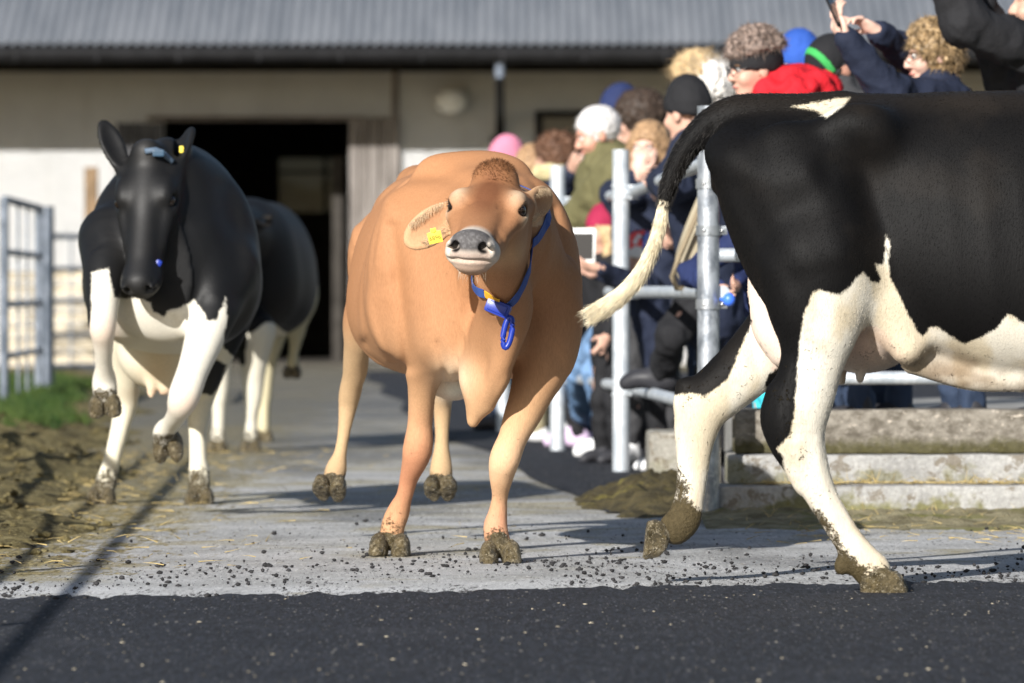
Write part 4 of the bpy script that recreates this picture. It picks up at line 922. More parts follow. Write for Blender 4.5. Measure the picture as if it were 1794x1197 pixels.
def paint_fawn(V):
    q = topix(V); n = len(V); x, y = q.T
    base = np.tile(JC, (n, 1)); nz = fnoise(V*np.array([7, 5, 3.]), 2, 5)
    base = lerpc(sstep(.35, .7, nz)*.30, base, (.345, .155, .064))
    z = V[:, 2]
    base = lerpc(sstep(.86, .55, z)*.30, base, (.56, .36, .20))
    leg = sstep(.62, .42, z); base = lerpc(leg*.5, base, (.56, .36, .20))
    hind = (V[:, 1] > 19.2)*sstep(.80, .62, z); base = lerpc(hind*.75, base, (.45, .32, .185))
    inner = np.exp(-(((x-792)/32)**2+((y-662)/34)**2))*(V[:, 1] < 18.9); base = lerpc(.8*inner, base, (.72, .55, .38))
    ud = (V[:, 1] > 18.8)*np.exp(-(((x-797)/28)**2+((y-682)/20)**2)); base = lerpc(ud, base, (.80, .76, .66))
    red = np.exp(-((z-.27)/.17)**2)*(V[:, 1] < 18.7)*sstep(.55, .45, z)*(x < 790); base = lerpc(.75*red, base, (.47, .19, .105))
    red2 = np.exp(-((z-.13)/.07)**2)*(V[:, 1] < 18.7)*(x > 820); base = lerpc(.6*red2, base, (.55, .25, .16))
    knee = np.exp(-((z-.33)/.09)**2)*(x > 840)*(V[:, 1] < 18.4); base = lerpc(.5*knee, base, (.74, .50, .32))
    # head colours in its own axes
    l = (V-Qh) @ H2['R'].T; a, s_, t = l.T; hm = (V[:, 1] < 17.66) & (a > -.09) & (a < .6) & (np.abs(s_) < .19) & (t > -.24) & (t < .14)
    hf = hm*sstep(-.22, -.12, t)
    base = lerpc(.40*hf*(t > -.08), base, (.27, .125, .058))
    foreh = hf*np.exp(-((s_/.052)**2+((a-.16)/.15)**2))*sstep(-.09, -.04, t); base = lerpc(np.clip(1.15*foreh, 0, .9), base, (.15, .058, .027))
    tf = hm*np.exp(-((s_/.065)**2+((a+.0)/.05)**2))*sstep(-.03, .02, t); base = lerpc(.92*tf, base, (.20, .088, .038))
    for sg in (-1, 1):
        e = hm*np.exp(-(((a-.140)/.042)**2+((s_-sg*.092)/.024)**2+((t+.002)/.030)**2)); base = lerpc(np.clip(1.1*e, 0, .8), base, (.62, .45, .30))
        e2 = hm*np.exp(-(((a-.165)/.03)**2+((s_-sg*.112)/.025)**2+((t+.062)/.02)**2)); base = lerpc(.8*np.clip(e2*1.2, 0, 1), base, (.72, .56, .38))
        de = np.sqrt(((a-.163)/1.3)**2+(s_-sg*.104)**2+((t+.035)*1.15)**2); base = lerpc(hm*sstep(.0285, .022, de), base, (.025, .014, .009))
    ring = hm*sstep(.375, .43, a+.10*np.clip(t+.05, -.1, .1)); base = lerpc(.85*ring*sstep(-.17, -.10, t), base, (.66, .60, .52))
    lip = hm*sstep(.465, .49, a)*np.exp(-((t+.122)/.030)**2)*(np.abs(s_) < .065); base = lerpc(.7*lip, base, (.48, .33, .25))
    up = hm*np.exp(-((t+.086)/.016)**2)*sstep(.45, .48, a)*(np.abs(s_) < .06); base = lerpc(.75*up, base, (.40, .30, .25))
    pad = hm*sstep(.440, .462, a+.25*np.clip(-.03-t, -.05, 0))*sstep(-.080, -.060, t)*sstep(.064, .052, np.abs(s_)+.35*np.clip(-.05-t, 0, .05))
    pn = fnoise(V*170, 12, 2); base = lerpc(.95*pad, base, (.062, .060, .064)); base = lerpc(pad*sstep(.45, .8, pn)*.35, base, (.26, .25, .25))
    for sg in (-1, 1): base = lerpc(hm*sstep(.024, .014, np.sqrt((a-.497)**2+(s_-sg*.044)**2+(t+.062)**2)), base, (.012, .010, .010))
    jaw = hm*np.exp(-((t+.165)/.05)**2)*sstep(.05, .2, a)*sstep(.47, .40, a); base = lerpc(.55*jaw, base, (.62, .40, .22))
    for sg in (-1, 1):
        ea, tip, m_, d, sd_, nr = H2[sg]; r = V-m_; al = r @ d; w_ = r @ sd_; nn = r @ nr
        me_ = (np.abs(al) < .16) & (np.abs(w_) < .075) & (np.abs(nn) < .06) & ((V-ea) @ d > .03)
        base = lerpc(me_*.55, base, (.62, .40, .23))
        inn = me_*np.exp(-((al/.07)**2+((w_)/.035)**2))*(nn > -.012); base = lerpc(.6*inn, base, (.30, .115, .05))
        base = lerpc(me_*sstep(.035, .055, np.abs(w_))*.6, base, (.55, .36, .21))
    mud = np.zeros(n); low = V[:, 1] < 18.75
    mud = np.where(low, .40*sstep(.50, .17, z)+.10*sstep(.16, .07, z), mud); mud = np.where(~low, .50*sstep(.30, .17, z)+.2*sstep(.60, .3, z), mud)
    mud = np.maximum(mud, (.36*sstep(1.05, .45, z))*(~hm)); mud = np.where(hm, 0, mud)
    return base, base, np.full(n, -1.), np.clip(mud, 0, .8)
M_FAWN = coat_mat('fawn_coat', rough=.7, spec=.12, dust=(.62, .40, .24), dustamt=.10, bump=.0016)
lo_h = np.minimum(w2(.55, -.2, -.25), w2(-.1, .2, .15)); hi_h = np.maximum(w2(.55, .2, -.25), w2(-.1, .2, .15))
hb = ((-.36, 16.9, .80), (.16, 17.8, 1.34), .0052)
bodyB = finish_cow(cow2, S, M_FAWN, (.0105, .016, .0105), [hb, ((-.60, 17.6, -.02), (.1, 19.9, .45), .009)], paint_fawn)
SDF_B = S
eyes(cow2, H2, 1.)
hoof(cow2, (*P(685, 942, 18.45)[:2], .058*1.12), (-.06, -.05, -1), (-.05, -1, 0), 1.13, .005, .004)
hoof(cow2, (*P(874, 950, 17.99)[:2], .056*1.12), (.04, 0, -1), (.10, -1, 0), 1.12, .005, .004)
hoof(cow2, P(581, 846, 19.68), (-.08, -.55, -.82), (-.05, -.8, .55), 1.05, .006)
hoof(cow2, P(772, 846, 19.66), (0, -.55, -.82), (0, -.8, .55), 1.02, .006)
# hair: tuft, ear fringes, chin whiskers, lashes
M_TUFT = simple('tuft_hair', (.21, .095, .042), .6, .3, var=.4, nscale=60); M_CREAM = simple('cream_hair', (.68, .50, .32), .6, .3, var=.2, nscale=60)
p0 = w2(.0, 0, .0)+RNG.normal(0, 1, (1500, 3))*np.array([.034, .03, .024]); p0 = S.snap(p0+np.array([0, -.01, .04])); g = S.grad(p0)
strands('poll_tuft', p0, g*.7+np.array([0, -.3, .1]), .013, .0008, M_TUFT, cow2, .2, 3, .35)
for sg, n in ((-1, 900), (1, 900)):
    a, tip, m, d, sd_, nr = H2[sg]; side = sd_ if sd_[2] > 0 else -sd_
    tt = RNG.uniform(-.10, .075, n); ss = RNG.choice([-1, 1], n, p=[.45, .55] if sg < 0 else [.6, .4])*RNG.uniform(.03, .052, n)
    ss = ss*1.0; pp = S.snap(m+d*tt[:, None]+side*ss[:, None]+nr*.012)
    strands('ear_hair', pp, d*.5+side*(-np.sign(ss)*.6)[:, None]+nr*.5, .020, .0006, M_CREAM, cow2, .15, 3, .22)
pp = S.snap(np.array([w2(.44+RNG.uniform(-.06, .04), RNG.uniform(-.055, .055), -.165) for _ in range(40)]))
strands('chin_whiskers', pp, np.tile(f_*.5+np.array([0, 0, -.8]), (40, 1)), .026, .0005, simple('whisker', (.7, .62, .5), .5, .3), cow2, .3, 3, .3)
for sg in (-1, 1):
    pp = np.array([w2(.164+.028*math.cos(q), sg*.109, -.035+.023*math.sin(q)) for q in np.linspace(.25, 2.9, 46)])
    strands('eyelashes', pp, np.tile(H2['s']*sg*.8+H2['R'][2]*.45+f_*.1, (46, 1)), .020, .0009, simple('lash', (.02, .012, .008), .5, .3), cow2, .3, 2, .2)
def flowB(p):
    hd_ = (p[:, 1] < 17.64) & (p[:, 2] > .85); f = np.tile([-.1, .75, -.65], (len(p), 1)); f[p[:, 2] < .62] = (0, .15, -1); f[hd_] = -f_+np.array([0, 0, -.15]); return f
inB = lambda c: np.where(c[:, 1] < 17.64, 1.6, 1.)*np.where((np.abs((c-Qh) @ f_-.50) < .06) & (c[:, 1] < 17.4), 0, 1)*(1-.5*(c[:, 2] < .22))*np.where((c[:, 1] > 19.2) & (c[:, 2] > .7), .3, 1.)
coat_hair('coat_hair', bodyB, 110000, .0085, .00045, flowB, M_FAWN, cow2, inB, .12, .08)
# yellow ear tag with its number
a, tip, m, d, sd_, nr = H2[-1]
tc = P(762, 416, 17.41); tx = N_(np.array([.97, -.10, .22])); ty = N_(np.array([-.16, -.10, .95])); ty = N_(ty-np.dot(ty, tx)*tx); tn = np.cross(tx, ty); tn = tn if tn[1] < 0 else -tn
Rt = Matrix(np.stack([tx, ty, -tn], 1).tolist())
b = MB(); b.box(tc, (.043, .036, .0022), Rt, bev=.0008); b.box(tc+ty*.022, (.018, .014, .0022), Rt, bev=.0008); b.tube(tc+ty*.021-tn*.004, tc+ty*.021+tn*.004, .0055, n=14)
k = NT('tag_yellow'); k.set((.86, .68, .08), .35, .4); tg = b.done('ear_tag', k.m, cow2, True, 30)
k = NT('tag_ink'); k.set((.05, .045, .02), .6, .2); M_INK = k.m
def text(txt, size, c, X, Yv, mat, name, parent, ext=.0004):
    cu = bpy.data.curves.new(name, 'FONT'); cu.body = txt; cu.size = size; cu.align_x = 'CENTER'; cu.align_y = 'CENTER'; cu.extrude = ext; cu.resolution_u = 3
    o = bpy.data.objects.new(name, cu); COL.objects.link(o); dg = bpy.context.evaluated_depsgraph_get(); me = bpy.data.meshes.new_from_object(o.evaluated_get(dg)); bpy.data.objects.remove(o)
    X = N_(X); Yv = N_(np.asarray(Yv)-np.dot(Yv, X)*X); Z = np.cross(X, Yv); Mx = Matrix(np.stack([X, Yv, Z], 1).tolist()).to_4x4(); Mx.translation = Vector(c); me.transform(Mx)
    return link(name, me, mat, parent)
text('6896', .0185, tc+tn*.0013-ty*.002, tx, ty, M_INK, 'tag_number', tg)
# collar: blue strap, yellow strap end, blue box, ring
k = NT('strap_blue'); k.set((.035, .075, .26), .7, .3); M_STRAP = k.m; k = NT('plastic_blue'); k.set((.012, .035, .30), .33, .5); M_BOX = k.m; k = NT('strap_yellow'); k.set((.75, .40, .03), .6, .3)
M_YEL = k.m
ctr = [(893, 566, 17.50), (905, 540, 17.50), (917, 508, 17.50), (928, 472, 17.52), (937, 435, 17.60), (940, 395, 17.75), (930, 350, 17.9), (885, 318, 18.0), (840, 345, 17.98), (815, 400, 17.85), (818, 460, 17.7), (828, 505, 17.55), (838, 530, 17.48), (846, 548, 17.48), (868, 562, 17.46)]
cp = spline(np.array([P(*c_) for c_ in ctr]), 5); axis_n = N_(np.array([.25, -.62, .55]))
outp = S.snap(cp, .006, 8)
def ribbon(pts, wdt, th, name, mat, parent, wd=None):
    V = []; F = []; n = len(pts); g = S.grad(pts); T_ = np.gradient(pts, axis=0); T_ /= np.linalg.norm(T_, axis=1, keepdims=True)
    B_ = np.cross(T_, g); B_ /= np.linalg.norm(B_, axis=1, keepdims=True)
    for i in range(n):
        for (a_, c_) in ((-1, 0), (1, 0), (1, 1), (-1, 1)): V.append(pts[i]+B_[i]*a_*wdt/2+g[i]*c_*th)
    for i in range(n-1):
        for q in range(4): F.append((4*i+q, 4*i+(q+1) % 4, 4*i+4+(q+1) % 4, 4*i+4+q))
    return link(name, mesh_np(name, V, F, False), mat, parent)
for _ in range(4): outp[1:-1] = .5*outp[1:-1]+.25*(outp[:-2]+outp[2:])
outp = S.snap(outp, .009, 3)
ncut = 12*5
collar = ribbon(outp[:ncut], .030, .003, 'collar', M_STRAP, cow2)
ribbon(outp[ncut-1:], .026, .003, 'strap_end', M_YEL, collar)
bc = S.snap([P(869, 553, 17.5)], .018)[0]; gx_ = N_(np.array([.86, -.1, -.36])); gz_ = N_(np.array([.36, 0, .9])); gy_ = np.cross(gz_, gx_); Rb = Matrix(np.stack([gx_, gy_, gz_], 1).tolist())
b = MB(); b.box(bc, (.080, .034, .046), Rb, bev=.010); b.box(bc+gy_*-.016, (.06, .012, .030), Rb, bev=.004); b.done('collar_box', M_BOX, collar, True, 40)
rc = bc+np.array([.030, -.012, -.075]); b = MB()
b.path([rc+np.array([.0125*math.cos(q)+.007*math.sin(q), .0, .046*math.sin(q)]) for q in np.linspace(0, 2*math.pi, 25)[:-1]], .0095, 10, True)
b.done('collar_ring', M_BOX, collar, True, 50)
# ------------------------------------------------------------ 3. black and white cow leaping out at the left
cow3 = empty('cow', (-1.35, 22.2, 0), 'black cow with white chest and legs leaping head down at the left', 'cow')
S = SDF(); Ya, Yz = 21.35, 23.15
O3 = np.array([P(300, 0, Yz)[0], Yz, 0]); A3 = np.array([P(290, 0, Ya)[0], Ya, 0]); L3 = np.linalg.norm(A3-O3); u3 = (A3-O3)/L3; v3 = np.array([-u3[1], u3[0], 0]); v3 = v3 if v3[0] > 0 else -v3
def bp3(s, l, z): return O3+u3*s+v3*l+np.array([0, 0, z])
st = [(-.05, 1.22, 1.0, .06, 0), (.05, 1.30, .88, .17, 0), (.2, 1.36, .76, .25, 0), (.4, 1.38, .68, .29, 0), (.8, 1.37, .62, .335, .01), (1.15, 1.38, .62, .335, .02), (1.45, 1.39, .64, .305, .03), (1.65, 1.36, .66, .27, .03), (1.80, 1.28, .68, .20, .02), (1.90, 1.13, .78, .10, .0)]
S.loft(O3, u3, v3, st, 2.2, .22, .06)
for sg in (-1, 1): S.ell(bp3(1.55, .02+sg*.20, .98), (.12, .11, .28), k=.10)
S.chain([(*bp3(1.45, .02, 1.18), .23), (*P(322, 340, 21.55), .150), (*P(294, 285, 21.40), .095)], .09)
S.chain([(*bp3(1.70, 0, .85), .15), (*P(285, 430, 21.40), .11), (*P(280, 370, 21.36), .07)], .08)
Q3 = P(258, 272, 21.30); N3 = P(232, 512, 20.96); f3 = N_(N3-Q3); t3 = np.array([-.16, -1, -.15])
eL3 = P(181, 216, 21.40); eR3 = P(333, 228, 21.44)
H3 = cow_head(S, Q3, f3, t3, 1.12, [(-1, eL3, (.45, -.85, .1), .052), (1, eR3, (-.7, -.6, .1), .055)], .05, True, .84)
S.chain(PC([(198, 420, 62, 21.45), (184, 480, 38, 21.28), (180, 530, 29, 21.2), (179, 570, 25, 21.18), (181, 600, 19, 21.22), (182, 640, 16, 21.3), (183, 668, 22, 21.36), (184, 690, 22, 21.36)]), .05)
S.chain(PC([(385, 470, 70, 21.5), (374, 545, 44, 21.35), (356, 600, 34, 21.27), (338, 650, 28, 21.22), (322, 695, 28, 21.2), (312, 722, 20, 21.26), (300, 742, 17, 21.38), (288, 756, 20, 21.46), (286, 768, 19, 21.48)]), .05)
S.chain(PC([(240, 520, 70, 22.8), (222, 585, 44, 22.85), (215, 625, 32, 22.9), (219, 665, 27, 22.95), (221, 700, 23, 23.0), (214, 735, 19, 23.0), (204, 775, 16.5, 22.98), (194, 815, 16.5, 22.95), (187, 840, 20, 22.93), (181, 863, 20, 22.9)]), .05)
S.chain(PC([(385, 520, 70, 22.8), (378, 590, 46, 22.85), (366, 640, 33, 22.9), (354, 685, 27, 23.0), (349, 712, 23, 23.0), (346, 755, 17, 23.0), (347, 805, 16.5, 22.97), (349, 830, 20, 22.93), (350, 860, 20, 22.9)]), .05)
for pts, dp, wd in (([(395, 330), (420, 430), (420, 520)], .014, .04), ([(168, 420), (200, 470), (215, 520)], .010, .03), ([(330, 400), (350, 470), (350, 520)], .014, .03), ([(300, 430), (300, 500), (310, 560)], .012, .02), ([(375, 400), (385, 460), (380, 520)], -.010, .04)):
    S.groove([P(x_, y_, 21.6) for x_, y_ in pts], dp, wd, None)
S.ell(P(282, 610, 22.65), (.18, .18, .17), k=.05)
for (x, y) in ((265, 692), (287, 690), (300, 682)): S.chain(PC([(x, y-30, 12), (x, y, 8)], 22.55), .02)
WH3 = [(160, 478), (172, 473), (190, 471), (196, 500), (200, 522), (222, 524), (245, 520), (262, 530), (268, 545), (288, 556), (292, 545), (318, 538), (340, 526), (352, 540), (364, 562), (380, 560), (390, 535), (396, 520), (398, 560), (392, 590), (392, 610), (410, 625), (420, 700), (420, 940), (100, 940), (100, 640), (154, 606), (160, 540)]
BK3 = [(378, 628), (396, 640), (388, 670), (372, 694), (352, 690), (360, 650)]
def paint_left(V):
    q = topix(V); n = len(V); m = FPX/21.8
    head = np.abs((V-Q3) @ H3['R'].T); loc = (V-Q3) @ H3['R'].T
    hm = (loc[:, 0] > -.1) & (loc[:, 0] < .62) & (np.abs(loc[:, 1]) < .155-.15*np.clip(loc[:, 0], 0, .6)) & (loc[:, 2] > -.22)
    s_ = np.maximum(poly_sd(q, WH3), -np.where(V[:, 1] > 22.3, poly_sd(q, BK3), 99))
    sd = s_/m; sd = np.where(hm, 1., sd)
    wh = np.tile([.68, .64, .55], (n, 1)); ud = np.exp(-(((q[:, 0]-280)/40)**2+((q[:, 1]-650)/50)**2))*(V[:, 1] > 22.4); wh = lerpc(.85*ud, wh, (.58, .40, .26))
    kn = np.exp(-(((q[:, 0]-180)/30)**2+((q[:, 1]-580)/28)**2))+np.exp(-(((q[:, 0]-322)/30)**2+((q[:, 1]-705)/24)**2)); wh = lerpc(np.clip(kn, 0, 1)*(V[:, 1] < 21.9)*.5, wh, (.74, .50, .38))
    ti = ud*sstep(678, 686, q[:, 1]); wh = lerpc(ti, wh, (.75, .30, .20))
    hin = (V[:, 1] > 22.4); wh = lerpc(hin*.4, wh, (.74, .66, .44))
    bk = np.tile([.0075, .0075, .008], (n, 1)); bk = lerpc(hm*np.exp(-((loc[:, 1])/.03)**2)*.5, bk, (.035, .034, .034))  # lit highlight down the nose bridge painted as paler grey
    mud = np.where(hin, .56*sstep(740, 850, q[:, 1])+.08*sstep(860, 880, q[:, 1]), .55*sstep(650, 690, q[:, 1])*(q[:, 0] < 240)+.55*sstep(745, 765, q[:, 1])*(q[:, 0] > 240)); mud = np.where(hm, 0, mud)
    return wh, bk, sd, np.clip(mud, 0, .8)
M_HOL2 = coat_mat('black_coat', rough=.52, dustamt=.05, edge=.012, spec=.24)
finish_cow(cow3, S, M_HOL2, (.015, .018, .015), [((-1.68, 20.7, .75), (-1.15, 21.7, 1.6), .0085)], paint_left, rel=5)
eyes(cow3, H3, 1.05)
hoof(cow3, P(184, 694, 21.36), (.05, .25, -1), (0, -.8, -.35), 1.12, .008)
hoof(cow3, P(290, 766, 21.48), (.25, .75, -.55), (.2, .3, -.9), 1.05, .008)
hoof(cow3, (*P(180, 858, 22.9)[:2], .060), (-.05, 0, -1), (-.1, -1, 0), 1.06, .008)
hoof(cow3, (*P(350, 852, 22.9)[:2], .060), (0, 0, -1), (0, -1, 0), 1.06, .008)
b = MB(); tc = P(318, 262, 21.33); b.box(tc, (.016, .008, .026), bev=.003); b.done('ear_tag', MATS.get('tagy') or bpy.data.materials['tag_yellow'], cow3)
b = MB(); pts = [P(250+i*9, 262+.55*i, 21.28-.02*math.sin(i/7*3.14)) for i in range(8)]
cpt = S.snap(np.array([P(x, y, 21.25) for x, y in ((255, 266), (270, 264), (285, 266), (300, 270), (308, 276))]), .006)
b.path(cpt, .011, 8); co3 = b.done('collar', simple('collar_grey_blue', (.12, .17, .24), .6, .3), cow3, True)
b = MB(); b.box(S.snap([P(283, 265, 21.2)], .02)[0], (.045, .022, .026), bev=.006); b.done('collar_box', simple('collar_box_blue', (.04, .085, .14), .4, .4), co3)
b = MB(); b.box(P(277, 463, 21.12), (.024, .02, .034), Matrix.Rotation(.5, 3, 'Y'), bev=.008); b.done('collar_weight', M_BOX, co3)

# ------------------------------------------------------------ 4. second black and white cow coming out of the barn
cow4 = empty('cow', (-1.4, 31, 0), 'dark cow with pale hind legs following behind the leaping black cow', 'cow')
S = SDF(); O4 = np.array([P(474, 0, 32.3)[0], 32.3, 0]); A4 = np.array([P(425, 0, 30.4)[0], 30.4, 0]); L4 = np.linalg.norm(A4-O4); u4 = (A4-O4)/L4; v4 = np.array([-u4[1], u4[0], 0]); v4 = v4 if v4[0] > 0 else -v4
st = [(-.05, 1.18, .95, .08, 0), (.05, 1.27, .84, .18, 0), (.2, 1.33, .74, .25, 0), (.4, 1.36, .66, .29, 0), (.8, 1.34, .60, .31, 0), (1.15, 1.34, .60, .315, 0), (1.45, 1.36, .62, .29, 0), (1.70, 1.34, .64, .27, 0), (1.88, 1.24, .68, .2, 0), (1.98, 1.1, .78, .10, 0)]
S.loft(O4, u4, v4, st, 2.3, .18, .06)
S.chain([(*(O4+u4*1.6+np.array([0, 0, 1.1])), .22), (*P(405, 405, 30.1), .15), (*P(400, 390, 29.9), .11)], .08)
Q4 = P(402, 385, 29.85); H4 = cow_head(S, Q4, (-.05, -.35, -.9), (0, -1, -.3), 1.05, [(-1, Q4+(-.24, .05, .03), (.3, -.9, 0), .05), (1, Q4+(.22, .1, .02), (-.3, -.9, 0), .05)], .05)
S.chain(PC([(385, 590, 36), (384, 640, 22), (385, 690, 17), (383, 725, 12.5), (382, 755, 12), (381, 768, 15)], 30.1), .05)
S.chain(PC([(446, 580, 38), (444, 640, 24), (443, 692, 18), (441, 725, 12.5), (440, 752, 12), (439, 765, 15)], 30.3), .05)
S.chain(PC([(505, 460, 50), (528, 520, 30), (524, 560, 18), (519, 590, 14), (515, 615, 10), (513, 635, 12), (512, 645, 13)], 32.4), .05)
S.chain(PC([(480, 520, 46), (470, 590, 30), (466, 640, 18), (464, 690, 13), (462, 735, 12), (461, 752, 14)], 32.3), .05)
def paint4(V):
    q = topix(V); n = len(V)
    sd = np.where(V[:, 1] > 31.8, np.where(q[:, 0] > 496, 500-q[:, 1], 590-q[:, 1]), 574-q[:, 1]+10*np.sin(q[:, 0]*.09)+.6*np.clip(430-q[:, 0], 0, 40)*(q[:, 0] > 400)*0)
    sd = np.where((q[:, 0] > 405) & (q[:, 0] < 432) & (q[:, 1] < 640), np.maximum(sd, 655-q[:, 1]), sd)
    wh = np.tile([.60, .56, .46], (n, 1)); wh = lerpc((V[:, 1] > 31.8)*.8, wh, (.50, .44, .27))
    bk = np.tile([.008, .0075, .0075], (n, 1)); br = sstep(500, 520, q[:, 0])*sstep(480, 400, q[:, 1])*.5; bk = lerpc(br, bk, (.085, .06, .04))
    bk = lerpc(sstep(455, 480, q[:, 0])*.6, bk, (.022, .019, .017))
    return wh, bk, sd/320, .5*sstep(720, 760, q[:, 1])
finish_cow(cow4, S, M_HOL, .026, [], paint4, rel=1)
eyes(cow4, H4, 1.05)
for (px, py, Y, d, f) in ((381, 764, 30.1, (0, 0, -1), (0, -1, 0)), (439, 762, 30.3, (0, 0, -1), (0, -1, 0)), (461, 752, 32.3, (0, 0, -1), (0, -1, 0))):
    c_ = P(px, py, Y); hoof(cow4, (c_[0], c_[1], .058), d, f, 1.04, .012)
hoof(cow4, P(512, 646, 32.4), (0, -.3, -1), (0, -1, .3), 1.0, .012)
# ============================================================ PEOPLE
SKIN = {}
def skin_mat(name, col):
    if name in SKIN: return SKIN[name]
    k = NT(name); v = k.coord(); c = k.mix(k.ramp(k.noise(22, 4, .6, v), .3, .7), tuple(x*.86 for x in col), col); k.set(c, .5, .35)
    k.b.inputs['Subsurface Weight'].default_value = .0; SKIN[name] = k.m; return k.m
M_SKIN = skin_mat('skin', (.60, .36, .27)); M_SKINR = skin_mat('skin_ruddy', (.60, .31, .225)); M_SKINP = skin_mat('skin_pale', (.70, .45, .36))
def cloth(name, col, bump=.006, rough=.8, scale=28): return simple('cloth_'+name, col, rough, .2, var=.12, nscale=7, bump=bump, bscale=scale)
def curve_xy(yaw): return np.array([math.cos(yaw), math.sin(yaw), 0.]), np.array([-math.sin(yaw), math.cos(yaw), 0.])
def rot_from(f, up=(0, 0, 1)):
    f = N_(f); s_ = N_(np.cross(up, f)); return np.array([f, s_, np.cross(f, s_)])      # rows: forward, left, up
def hand(S, wrist, d, n, thumb, sc=1., curl=.5, spread=.12, curls=None):
    """palm, four bent fingers of unequal length and a thumb off its side; d along the hand, n out of the palm"""
    d = N_(d); n = N_(np.asarray(n)-np.dot(n, d)*d); s_ = np.cross(n, d)*thumb; m = sc
    R = np.array([d, s_, n]); S.ell(wrist+d*.048*m, np.array([.050, .040, .016])*m, R, .012); S.chain([(*(wrist-d*.02*m), .024*m), (*(wrist+d*.03*m), .024*m)], .015, ax=s_, fac=1.25)
    for i, (o, L) in enumerate(((.030, .072), (.010, .080), (-.010, .074), (-.029, .058))):
        a = wrist+d*.088*m+s_*o*m; cu = (curls[i] if curls else curl)+.06*i; dd = N_(d+s_*o*spread*20); p = [a]
        for j, fr_ in enumerate((.44, .32, .24)):
            an = cu*(.55+.45*j); dd2 = N_(dd*math.cos(an)+n*math.sin(an)) if j else N_(dd*math.cos(cu*.5)+n*math.sin(cu*.5)); p.append(p[-1]+dd2*L*fr_*m)
        S.chain([(*q, r*m) for q, r in zip(p, (.0098, .0092, .0085, .0072))], .004, n=2)
    a = wrist+d*.025*m+s_*.030*m; t1 = a+(d*.6+s_*.75+n*.25)*.036*m; t2 = t1+N_(d*.85+s_*.25+n*(.2+curl*.5))*.030*m; t3 = t2+N_(d*.9+n*(.2+curl*.6))*.022*m
    S.chain([(*a, .015*m), (*t1, .0125*m), (*t2, .0105*m), (*t3, .0085*m)], .010, n=2)

